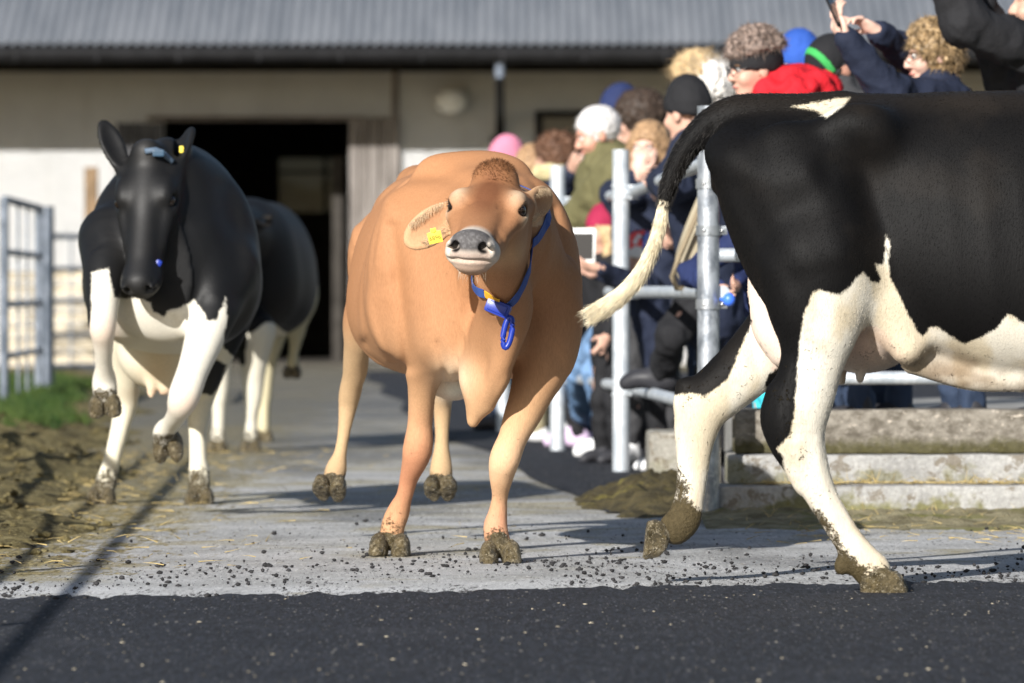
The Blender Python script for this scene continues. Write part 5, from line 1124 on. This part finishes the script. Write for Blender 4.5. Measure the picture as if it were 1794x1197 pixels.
def person(label, head, yaw, z0=0., lean=8, hp=0, hyaw=None, hroll=0, H=None, skin=None, jacket=None, trousers=None, shoes=None, hair=None, hat=None, armL=None, armR=None,
           hood=None, glasses=False, face=False, bulk=1., res=.017, hump=None, kneel=None, collar=None, group='crowd watching behind the rail fence', extra=None, handres=None, fold=.015, skirt=0):
    head = np.asarray(head, float); F_, Lf = curve_xy(yaw); up = np.array([0, 0, 1.]); th = math.radians(lean)
    if H is None: H = (head[2]-z0)/(.52+.41*math.cos(th))
    td = F_*math.sin(th)+up*math.cos(th); hip = head-td*.41*H; hip[2] = z0+.52*H; q = H/1.72
    sh = hip+td*.30*H; root = empty('person', (hip[0], hip[1], z0), label, 'person', group)
    hs = q**.45*1.0; hy = yaw if hyaw is None else hyaw
    fh, lh = curve_xy(hy); p_ = math.radians(hp); fw = fh*math.cos(p_)+up*math.sin(p_); R = rot_from(fw)
    if hroll: c_, s_ = math.cos(math.radians(hroll)), math.sin(math.radians(hroll)); R = np.array([R[0], R[1]*c_+R[2]*s_, -R[1]*s_+R[2]*c_])
    w = lambda a, b_, c: head+hs*(R[0]*a+R[1]*b_+R[2]*c)
    B = SDF(); el = lambda c, r, k=.02, op='u': B.ell(w(*c), np.array(r)*hs, R, k, op)
    el((-.012, 0, .030), (.098, .076, .088), .02); el((.030, 0, -.035), (.062, .060, .082), .03); el((.060, 0, -.098), (.030, .034, .022), .03)
    el((.078, 0, .030), (.018, .052, .012), .015)
    for sg in (-1, 1):
        el((.098, sg*.033, .008), (.014, .019, .012), .010, 's'); el((.066, sg*.043, -.030), (.026, .022, .022), .03); el((-.008, sg*.080, -.010), (.022, .010, .033), .01)
        el((.103, sg*.013, -.028), (.011, .009, .009), .01)
    B.chain([(*w(.088, 0, .012), .010*hs), (*w(.106, 0, -.010), .011*hs), (*w(.114, 0, -.026), .011*hs)], .012)
    el((.088, 0, -.058), (.012, .024, .007), .008); el((.086, 0, -.070), (.012, .021, .008), .008); el((.102, 0, -.064), (.010, .024, .0025), .004, 's')
    neck = sh+td*.05*H; B.chain([(*(sh+td*.01*H), .062*q), (*(neck*.5+w(-.03, 0, -.06)*.5), .054*q), (*w(-.02, 0, -.05), .052*q)], .03)
    shL, shR = sh+Lf*.105*H-up*.012*H, sh-Lf*.105*H-up*.012*H
    B.chain([(*hip, .105*q), (*(hip+td*.10*H), .105*q), (*(hip+td*.22*H), .115*q), (*(sh-td*.02*H), .085*q)], .05, ax=Lf, fac=1.4)
    arms = []
    for sg, s0, arm in ((1, shL, armL), (-1, shR, armR)):
        if arm is None: arm = dict(e=s0+np.array([0, 0, -.17*H])+Lf*sg*.035*H+F_*-.01, h=s0+np.array([0, 0, -.29*H])+Lf*sg*.04*H+F_*.09)
        e, h = np.asarray(arm['e'], float), np.asarray(arm['h'], float); arms.append((s0, e, h, sg, arm))
        B.chain([(*s0, .052*q), (*(s0*.5+e*.5), .045*q), (*e, .038*q)], .04, n=3); B.chain([(*e, .040*q), (*(e*.65+h*.35), .039*q), (*h, .025*q)], .02, n=3)
        d = arm.get('d', h-e); hand(B, h, d, arm.get('n', -Lf*sg), arm.get('t', sg), .98*q**.6, arm.get('curl', .6), curls=arm.get('curls'))
    legs = []
    for sg in (-1, 1):
        a = hip+Lf*sg*.055*H-up*.02*H; kn = a+np.array([0, 0, -.235*H])+F_*.03; an = np.array([a[0]+Lf[0]*sg*.02, a[1]+Lf[1]*sg*.02, z0+.045*H])
        if kneel and sg in kneel: kn, an = (np.asarray(x, float) for x in kneel[sg])
        legs.append((a, kn, an, sg)); B.chain([(*a, .083*q), (*(a*.5+kn*.5), .068*q), (*kn, .052*q)], .04, n=3); B.chain([(*kn, .052*q), (*(kn*.65+an*.35), .052*q), (*an, .034*q)], .02, n=3)
        t = an+F_*.12*q-up*.03*q; B.chain([(*(an-up*.02), .036*q), (*t, .026*q)], .02)
    hb = (head-.17*hs, head+.17*hs, .0085)
    fine = [hb]
    for (s0, e, h, sg, arm) in arms:
        if arm.get('fine'): c_ = h+N_(arm.get('d', h-e))*.08*q; fine.append((c_-.12, c_+.12, arm['fine']))
    V, Fc = B.mesh(res, fine); body = link('body', mesh_np('body', V, Fc), skin or M_SKIN, root)
    # ---- clothes
    def cl(S_, name, mat, r=None, fo=None, par=root, fq=13., rl=1):
        V, Fc = S_.mesh(r or res*.85); V = relax(V, Fc, rl, .5)
        if fo is None: fo = fold
        if fo:
            n1 = fnoise(V*np.array([fq, fq, fq*.8]), 5, 2); rdg = 1-np.abs(2*n1-1); c0 = V.mean(0)
            me0 = bpy.data.meshes.new('t'); g = S_.grad(V); V = V+g*((rdg-.75)*fo*2.2)[:, None]
        return link(name, mesh_np(name, V, Fc), mat, par)
    jk = None
    if jacket:
        J = SDF(); g = .024*bulk; zb = skirt*H
        J.chain([(*(hip-up*(.03*H+zb)), (.108+g)*q), (*(hip+td*.06*H), (.108+g)*q), (*(hip+td*.2*H), (.118+g)*q), (*(sh-td*.01*H), (.080+g)*q)], .05, ax=Lf, fac=1.42)
        J.chain([(*(sh-td*.01*H), (.075+g)*q), (*(sh+td*.035*H), (.062+g*.6)*q)], .04)
        for (s0, e, h, sg, arm) in arms:
            J.chain([(*(s0-up*.005), (.056+g)*q), (*(s0*.5+e*.5), (.050+g)*q), (*e, (.046+g)*q)], .06, n=4); hh = h-N_(h-e)*.02*q
            J.chain([(*e, (.046+g)*q), (*(e*.5+hh*.5), (.043+g*.8)*q), (*hh, (.031+g*.55)*q)], .03, n=4); J.plane(hh, N_(h-e)) if False else None
        if hood == 'down': J.ell(sh+td*.045*H-F_*.075*q, np.array([.075, .125, .085])*q, np.array([F_, Lf, up]), .04)
        if hood == 'collar': J.chain([(*(sh+td*.02*H-F_*.01), .078*q), (*(sh+td*.065*H+F_*.01), .072*q)], .03)
        if hump: J.ell(P(*hump[0]), hump[1], np.array([F_, Lf, up]), .06)
        jk = cl(J, 'jacket', jacket)
        if collar is not None:
            Cc = SDF(); n0 = sh+td*.045*H
            for k_ in range(12):
                a0 = 2*math.pi*k_/12; Cc.ell(n0+(F_*math.cos(a0)*.095+Lf*math.sin(a0)*.105)*q+td*.03, (.042*q,)*3, k=.03)
            cl(Cc, 'fur_collar', collar, .013, .02, jk, 30)
    if trousers:
        T_ = SDF()
        T_.chain([(*(hip-up*.01), .120*q), (*(hip+td*.07*H), .115*q)], .05, ax=Lf, fac=1.35)
        for (a, kn, an, sg) in legs:
            T_.chain([(*a, .098*q), (*(a*.5+kn*.5), .082*q), (*kn, .068*q)], .04, n=3); T_.chain([(*kn, .068*q), (*(kn*.6+an*.4), .066*q), (*(an-up*.0), .056*q)], .03, n=3)
        cl(T_, 'trousers', trousers)
    if shoes:
        for (a, kn, an, sg) in legs:
            Sh = SDF(); toe = an+F_*.155*q; toe[2] = an[2]-.040*q; heel = an-F_*.03*q; heel[2] = an[2]-.030*q
            Sh.chain([(*heel, .046*q), (*(an*.4+toe*.6+up*.004), .044*q), (*toe, .036*q)], .03, ax=Lf, fac=1.05); Sh.chain([(*(an+up*.03), .050*q), (*(an-up*.02), .052*q)], .03)
            Sh.plane(np.array([0, 0, an[2]-.070*q]), (0, 0, -1)); cl(Sh, 'shoe', shoes, .010, 0)
    # ---- hair
    def skullcap(inf, cut=None, k=.02):
        Q = SDF(); Q.ell(w(-.016, 0, .034), np.array([.100, .079, .090])*hs+inf, R, k); return Q
    hm = None
    if hair:
        st_, hmat = hair[0], hair[1]; A = SDF(); inf = {'short': .012, 'curly': (.026 if hat else .018), 'afro': .036, 'long': .020, 'bob': .026}[st_]
        if hat and st_ == 'short': inf = .005
        A.ell(w(-.020, 0, .036+(.03 if hat and hat[0] == 'band' else 0)), np.array([.100, .079, .090])*hs+inf, R, .03)
        if st_ in ('curly', 'bob') and not (hat and hat[0] == 'band'): A.ell(w(-.035, 0, -.03), np.array([.080, .084, .070])*hs, R, .04)
        if st_ == 'long':
            for sg in (-1, 1): A.chain([(*w(-.02, sg*.07, .02), .045), (*w(-.01, sg*.085, -.08), .042), (*w(.01, sg*.085, -.20), .030)], .03)
            A.ell(w(-.06, 0, -.10), np.array([.055, .085, .14]), R, .04)
        A.ell(w(.085, 0, -.045), np.array([.075, .066, .098])*hs, R, .02, 's')
        if hat and hat[0] == 'band': A.plane(w(0, 0, .070), -R[2]-R[0]*.1, .01)
        elif hat and hat[0] in ('cap', 'beanie'): A.plane(w(0, 0, .035), R[2]-R[0]*.2, .01)
        if st_ == 'short': A.plane(w(-.03, 0, -.055), -R[2]*1.0+R[0]*.15, .01)
        fq, fo = {'short': (60, .008), 'curly': (34, .026), 'afro': (38, .024), 'long': (26, .012), 'bob': (34, .02)}[st_]
        V, Fc = A.mesh(.0075 if face or st_ == 'curly' else .011); V = relax(V, Fc, 1)
        g = A.grad(V); nn = fnoise(V*fq, 3, 3); V = V+g*((np.abs(2*nn-1)-.22)*fo*2)[:, None]*(-1)
        hm = link('hair', mesh_np('hair', V, Fc), hmat, root)
        if len(hair) > 2:
            ns, ln = hair[2], hair[3]; ix = RNG.integers(0, len(V), ns); gg = g[ix]; dirs = gg*.7+RNG.normal(0, .6, (ns, 3))+np.array([0, 0, -.2])
            strands('hair_lock', V[ix]-gg*.004, dirs, ln, hair[4] if len(hair) > 4 else .0018, hmat, root, .3, 4, .5)
    if hat:
        typ, hmat = hat[0], hat[1]; A = SDF()
        if typ == 'beanie':
            A.ell(w(-.014, 0, .042), np.array([.116, .096, .114])*hs, R, .02); A.ell(w(-.02, 0, .115), np.array([.065, .065, .055])*hs, R, .05); tilt = R[2]*1-R[0]*.30
            A.plane(w(.0, 0, .0), -tilt, .006); hb_ = cl(A, 'beanie', hmat, .010, .003, root, 26)
            if len(hat) > 2 and hat[2]:
                b = MB(); b.ball(w(-.03, 0, .165), .030*hs, 3); b.done('pompon', hat[2], hb_, True)
        elif typ == 'band':
            A.ell(w(-.014, 0, .030), np.array([.116, .096, .110])*hs, R, .02); A.plane(w(0, 0, .085), R[2]+R[0]*.1, .006); A.plane(w(0, 0, -.008), -R[2]+R[0]*.2, .006); cl(A, 'headband', hmat, .008, 0)
        elif typ == 'cap':
            A.ell(w(-.012, 0, .040), np.array([.114, .093, .104])*hs, R, .02); A.plane(w(.0, 0, .026), -R[2]+R[0]*.08, .004); cp = cl(A, 'cap', hmat, .007, 0)
            Pk = SDF(); Pk.ell(w(.115, 0, .034), np.array([.085, .072, .012])*hs, R, .02); Pk.plane(w(.07, 0, .03), -R[0], .003); cl(Pk, 'cap_peak', hmat, .006, 0, cp)
            if len(hat) > 2:
                G = SDF(); G.ell(w(-.012, 0, .040), np.array([.1165, .0955, .1065])*hs, R, .01); G.plane(w(0, 0, .027), -R[2]+R[0]*.08, .002)
                c1 = w(.048, 0, .09); n1 = N_(R[0]+R[2]*.12); G.plane(c1, n1, .001); G.plane(c1-n1*.030, -n1, .001); cl(G, 'cap_stripe', hat[2], .006, 0, cp)
                G = SDF(); G.ell(w(.1155, 0, .036), np.array([.0865, .0735, .0135])*hs, R, .01); G.plane(w(.07, 0, .03), -R[0], .001); G.plane(w(.115, 0, .0365), -R[2], .001); G.plane(w(.115, .040, .03), -R[1], .002)
                cl(G, 'peak_stripe', hat[2], .006, 0, cp)
                side = 1; tp = w(.070, .070, .068); tn_ = N_(R[1]*.75+R[0]*.62+R[2]*.15)
                tX = N_(-np.cross(R[2], tn_))*-1
                text('iser', .021, w(.078, .066, .066)+tn_*.014, N_(np.cross(R[2], tn_)), R[2], simple('white_thread', (.8, .8, .8), .7, .2), 'cap_lettering', cp)
                text('os', .014, w(.079, .067, .048)+tn_*.014, N_(np.cross(R[2], tn_)), R[2], simple('white_thread', (.8, .8, .8), .7, .2), 'cap_lettering', cp)
        elif typ == 'furhood':
            A.ell(w(-.075, 0, -.03), np.array([.10, .13, .13])*hs, R, .02); A.ell(w(.04, 0, -.02), np.array([.09, .085, .13])*hs, R, .02, 's'); ho = cl(A, 'fur_hood', hmat, .010, .03, root, 40)
            n = 1200; me = ho.data; vv = np.empty(len(me.vertices)*3, np.float32); me.vertices.foreach_get('co', vv); vv = vv.reshape(-1, 3); ix = RNG.integers(0, len(vv), n)
            strands('fur', vv[ix], A.grad(vv[ix]), .045, .0012, hmat, ho, .1, 3, .4)
    if face:
        for sg in (-1, 1):
            b = MB(); b.ball(w(.082, sg*.033, .008), .0125*hs, 2); ey = b.done('eye', simple('eye_white', (.7, .68, .65), .2, .5), root, True)
            b = MB(); b.ball(w(.0905, sg*.033, .007), .0062*hs, 2); b.done('iris', M_EYE, ey, True)
            b = MB(); b.path([w(.093, sg*.016, .024), w(.095, sg*.033, .028), w(.083, sg*.050, .024)], .0035*hs, 6); b.done('eyebrow', simple('brow_hair', (.16, .09, .05), .8, .2), root, True)
        b = MB(); b.path([w(.094, -.022, -.063), w(.1005, -.008, -.060), w(.1005, .008, -.060), w(.094, .022, -.063)], .0045*hs, 6); b.done('lips', simple('lip', (.50, .20, .17), .5, .3), root, True)
    if glasses:
        gm = simple('glasses_frame', (.02, .02, .022), .3, .5); b = MB()
        for sg in (-1, 1):
            b.path([w(.112-.012*abs(math.cos(t_))*(1 if math.cos(t_)*sg > 0 else 0), sg*.033+.024*math.cos(t_), .006+.018*math.sin(t_)) for t_ in np.linspace(0, 2*math.pi, 19)[:-1]], .0022*hs, 6, True)
            b.path([w(.100, sg*.057, .010), w(.06, sg*.077, .012), w(-.012, sg*.086, .010)], .0022*hs, 6)
        b.path([w(.112, -.010, .010), w(.116, 0, .013), w(.112, .010, .010)], .0022*hs, 6); b.done('glasses', gm, root, True)
    if extra: extra(root, w, R, hs, dict(sh=sh, hip=hip, td=td, q=q, F=F_, L=Lf, arms=arms, legs=legs, jacket=jk))
    return root
PI = math.pi
def A_(e, h, **k): return dict(e=P(*e), h=P(*h), **k)
H_GREY = simple('hair_grey', (.58, .56, .55), .6, .3, var=.25, nscale=60); H_DARK = simple('hair_dark', (.045, .030, .022), .6, .3, var=.5, nscale=60)
H_BROWN = simple('hair_brown', (.105, .052, .030), .6, .3, var=.5, nscale=60); H_BLOND = simple('hair_blond', (.40, .29, .16), .6, .3, var=.4, nscale=40)
H_CURL = simple('hair_honey', (.29, .20, .105), .5, .35, var=.55, nscale=45); H_ASH = simple('hair_ash', (.20, .15, .125), .6, .3, var=.5, nscale=60); H_TAN = simple('hair_tan', (.32, .20, .11), .6, .3, var=.4, nscale=50)
C_OLIVE = cloth('olive', (.125, .115, .055)); C_NAVY = cloth('navy', (.017, .022, .042)); C_NAVY2 = cloth('blue_navy', (.02, .03, .09)); C_BLACK = cloth('black', (.016, .016, .018)); C_RED = cloth('red', (.55, .016, .026), .012)
C_JEANS = cloth('denim', (.16, .27, .45)); C_DARKJ = cloth('dark_denim', (.03, .045, .08)); C_GREY = cloth('charcoal', (.045, .045, .048)); C_KHAKI = cloth('khaki', (.28, .24, .15)); C_TURQ = cloth('turquoise', (.05, .50, .62)); C_PINK = cloth('pink', (.56, .20, .29))
C_WHITE = cloth('white_shoe', (.82, .82, .82), 0); C_BLUEHAT = cloth('blue_knit', (.028, .085, .36)); C_BOOT = cloth('boot', (.035, .035, .04), 0, .45); C_LILAC = cloth('lilac_shoe', (.65, .5, .68), 0); C_FUR = simple('white_fur', (.75, .72, .68), .8, .2, var=.25, nscale=40); C_CREAMFUR = simple('cream_fur', (.52, .44, .25), .9, .1, var=.3, nscale=40)
C_GREEN = cloth('green', (.05, .36, .09)); C_PATT = None
k = NT('cloth_pattern'); v = k.coord((1, 1, 1)); vo = k.n('TexVoronoi'); vo.inputs['Scale'].default_value = 26; k.l(v, vo.inputs[0]); se = k.n('SeparateColor'); k.l(vo.outputs['Color'], se.inputs[0])
c = k.mix(k.math('GREATER_THAN', se.outputs[0], .45), (.7, .7, .7), (.02, .03, .09)); c = k.mix(k.math('GREATER_THAN', se.outputs[1], .78), c, (.75, .10, .10)); k.set(c, .9, .1); C_PATT = k.m
k = NT('phone_glass'); k.set((.01, .01, .012), .12, .5); M_PG = k.m
def phone(label, c, X, Yv, white=True, sz=(.072, .145)):
    X = N_(X); Yv = N_(np.asarray(Yv)-np.dot(Yv, X)*X); Z = np.cross(X, Yv); R = Matrix(np.stack([X, Yv, Z], 1).tolist())
    root = empty('phone', c, label, 'phone'); b = MB(); b.box(c, (sz[0], sz[1], .009), R, bev=.003); b.done('case', simple('phone_white', (.82, .82, .80), .4, .4, var=.03) if white else C_BLACK, root, True, 30)
    b = MB(); b.box(np.asarray(c)+Z*.0046, (sz[0]*.86, sz[1]*.74, .0012), R); b.done('screen', M_PG, root); return root

# -- on the platform behind the right-hand rail
def ex_band(root, w, R, hs, d):
    b = MB(); b.ball(w(-.012, .084, -.045), .006, 2); b.done('earring', simple('gold', (.8, .6, .25), .25, .5, .9), root, True)
person('person in a red jacket with black headband over curly brown hair', P(1322, 122, 23.0), PI+.35, .3, 38, -8, PI+.35, H=1.66, jacket=C_RED, trousers=C_DARKJ, shoes=C_BOOT, hair=('curly', H_ASH, 2200, .03), hat=('band', C_BLACK), hood='down', glasses=True, face=True, bulk=2.4, fold=.030, hump=((1393, 160, 23.05), (.19, .17, .10)), extra=ex_band,
       armL=A_((1300, 300, 22.7), (1340, 330, 22.4)), armR=A_((1440, 300, 23.2), (1400, 340, 22.8)))
person('person wearing a bright blue knitted hat behind the black and green cap', P(1399, 116, 26.5), PI, .3, 4, -10, jacket=C_GREY, trousers=C_DARKJ, shoes=C_BOOT, hair=('short', H_BLOND), hat=('beanie', C_BLUEHAT))
person('person bending down in a black cap with a green stripe and glasses', P(1459, 118, 23.5), PI+.30, .3, 22, -48, PI+.30, H=1.66, hroll=-18, skin=M_SKINR, jacket=C_GREY, trousers=C_DARKJ, shoes=C_BOOT, hair=('short', H_GREY), hat=('cap', C_BLACK, C_GREEN), glasses=True, face=True, hood='collar')
def curlyarms():
    return dict(armL=A_((1560, 165, 22.35), (1478, 62, 22.25), d=(-.35, .05, 1), n=(.75, .5, .1), t=-1, curl=.75, fine=.0055),
                armR=A_((1625, 120, 22.95), (1536, 55, 22.6), d=(-.9, -.2, .55), n=(-.35, -.4, -.8), t=1, curl=.55, fine=.0055, curls=(.25, .7, .9, 1.0)))
person('person with curly honey blond hair and glasses in a navy jacket, both arms up', P(1630, 96, 22.75), PI+.25, .3, 12, -12, PI+.30, H=1.64, jacket=C_NAVY, trousers=C_DARKJ, shoes=C_BOOT, hair=('curly', H_CURL, 3800, .032, .0022), glasses=True, face=True, hood='collar', bulk=1.35, skin=M_SKINP, **curlyarms())
phone('slim black phone with a pale edge held up between two raised hands', P(1460, 16, 22.22), (.30, .9, .2), (-.42, .0, 1), False)
person('person in a black jacket with a raised sleeve at the top right corner', P(1822, 10, 22.3), PI+.1, .3, 5, 0, jacket=C_BLACK, trousers=C_GREY, shoes=C_BOOT, hair=('short', H_BROWN), hood='collar', bulk=1.6,
       armL=A_((1690, 40, 21.95), (1640, -90, 21.95)), armR=A_((1770, 150, 22.4), (1700, -40, 22.2)))
person('blond person in a coat with a white fur hood behind the black beanie', P(1216, 142, 27.3), PI-.1, .3, 4, -10, H=1.72, jacket=C_BLACK, trousers=C_DARKJ, shoes=C_BOOT, hair=('bob', H_BLOND, 900, .05), hat=('furhood', C_FUR))
# -- along the fence, nearest first
def ex_bag(root, w, R, hs, d): pass
person('person in a black knitted beanie and dark padded jacket resting on the rail', P(1203, 200, 25.4), PI-.2, 0., 10, -8, PI-.75, skin=M_SKIN, jacket=C_NAVY, trousers=C_BLACK, shoes=C_BOOT, hair=('short', H_BROWN), hat=('beanie', C_BLACK), hood='down', bulk=1.6, skirt=.08,
       armL=A_((1182, 322, 25.0), (1152, 318, 25.5)), armR=A_((1228, 330, 25.3), (1180, 322, 25.4)), kneel={1: (P(1175, 590, 25.2), P(1160, 655, 25.4))})
person('child in a navy and turquoise jacket crouching behind the thick post', P(1305, 345, 22.75), PI+.2, .3, 12, -10, jacket=C_NAVY2, trousers=C_TURQ, shoes=C_BOOT, hair=('short', H_BROWN), bulk=1.5, armL=A_((1212, 478, 22.5), (1262, 505, 22.25)), armR=A_((1330, 470, 22.9), (1290, 500, 22.5)))
def bag():
    root = empty('bag', P(1215, 440, 23.4), 'beige canvas bag hanging beside the thick post of the fence', 'bag'); S = SDF()
    S.chain(PC([(1243, 330, 14), (1226, 400, 26), (1212, 460, 30), (1215, 485, 24)], 23.4), .04, ax=(0, 1, 0), fac=1.4); V, F = S.mesh(.012); V = relax(V, F, 2)
    link('bag_body', mesh_np('bag_body', V, F), cloth('beige', (.36, .31, .22)), root)
    b = MB(); b.path([P(1240, 330, 23.3), P(1215, 390, 23.26), P(1190, 450, 23.26), P(1178, 485, 23.3), P(1185, 505, 23.35), P(1215, 505, 23.4)], .012, 8); b.done('strap', cloth('beige_edge', (.26, .21, .14)), root, True)
bag()
person('child in a patterned red white and navy beanie reaching through the rails', P(1117, 455, 27.0), PI+.1, 0, 14, 0, jacket=C_NAVY, trousers=C_BLACK, shoes=C_WHITE, hair=('short', H_TAN), hat=('beanie', C_PATT), bulk=1.4,
       armL=A_((1095, 490, 26.75), (1050, 470, 26.6), d=(-1, -.1, .2), n=(.2, .6, .7), t=-1, curl=.5, fine=.007), armR=A_((1110, 505, 27.1), (1046, 478, 27.1), d=(-1, -.3, .15), n=(.1, -.7, .7), t=1, curl=.5, fine=.007))
phone('white phone held out between the rails beside the fawn cow', P(1022, 432, 26.75), (1, -.25, 0), (.0, .1, 1), True, (.115, .17))
person('smiling child with tan hair holding a hand up to the mouth', P(1136, 262, 27.9), -PI/2-.35, 0, 4, -4, H=1.66, jacket=C_NAVY, trousers=C_GREY, shoes=C_WHITE, hair=('long', H_TAN), face=True, skin=M_SKINP,
       armR=A_((1105, 335, 27.75), (1117, 305, 27.65), d=(.15, -.1, 1), n=(.3, .9, 0), t=1, curl=.9, fine=.007), armL=A_((1170, 390, 27.9), (1150, 340, 27.7)))
person('grey haired person in an olive jacket leaning over the rail', P(1046, 236, 28.3), PI+.25, 0, 22, -20, PI+.15, skin=M_SKINR, jacket=C_OLIVE, trousers=C_JEANS, shoes=C_WHITE, hair=('short', H_GREY, 700, .02), hood='collar', bulk=2.7, face=True,
       kneel={1: (P(1046, 650, 28.9), P(1070, 776, 29.3)), -1: (P(1016, 650, 29.6), P(1024, 746, 31.5))}, armL=A_((1010, 400, 28.5), (985, 440, 28.6)), armR=A_((1040, 420, 29.2), (1000, 450, 29.0)))
person('person with dark curly hair beside the grey haired person', P(1118, 212, 29.6), PI-.1, 0, 3, -5, jacket=C_BLACK, trousers=C_BLACK, shoes=C_BOOT, hair=('afro', H_DARK, 1500, .025))
person('person in a dark navy beanie behind the dark curly hair', P(1082, 202, 31.5), PI, 0, 2, 0, jacket=C_GREY, trousers=C_DARKJ, shoes=C_BOOT, hair=('short', H_DARK), hat=('beanie', C_NAVY2), H=1.86)
person('child with long blond hair and a red hat behind the olive sleeve', P(1056, 408, 28.1), PI+.5, 0, 6, 0, jacket=C_BLACK, trousers=C_BLACK, shoes=C_BOOT, hair=('long', H_BLOND), hat=('beanie', cloth('raspberry', (.30, .02, .06))))
person('person with windblown brown hair and a cream fur collar', P(972, 277, 31.2), PI-.2, 0, 12, -14, jacket=C_NAVY, trousers=C_BLACK, shoes=C_LILAC, hair=('curly', H_BROWN, 900, .05), collar=C_CREAMFUR, bulk=1.4, armL=A_((990, 330, 30.9), (1002, 298, 30.7)))
person('child with light brown hair at the end of the crowd next to the fur collar', P(934, 298, 32.3), PI-.4, 0, 6, -6, jacket=C_NAVY2, trousers=C_KHAKI, shoes=C_WHITE, hair=('bob', H_TAN), skin=M_SKINP)
person('person in a bright pink knitted hat showing above the back of the fawn cow', P(884, 286, 34.6), PI-.3, 0, 2, 0, jacket=C_NAVY, trousers=C_DARKJ, shoes=C_BOOT, hair=('short', H_BROWN), hat=('beanie', C_PINK))
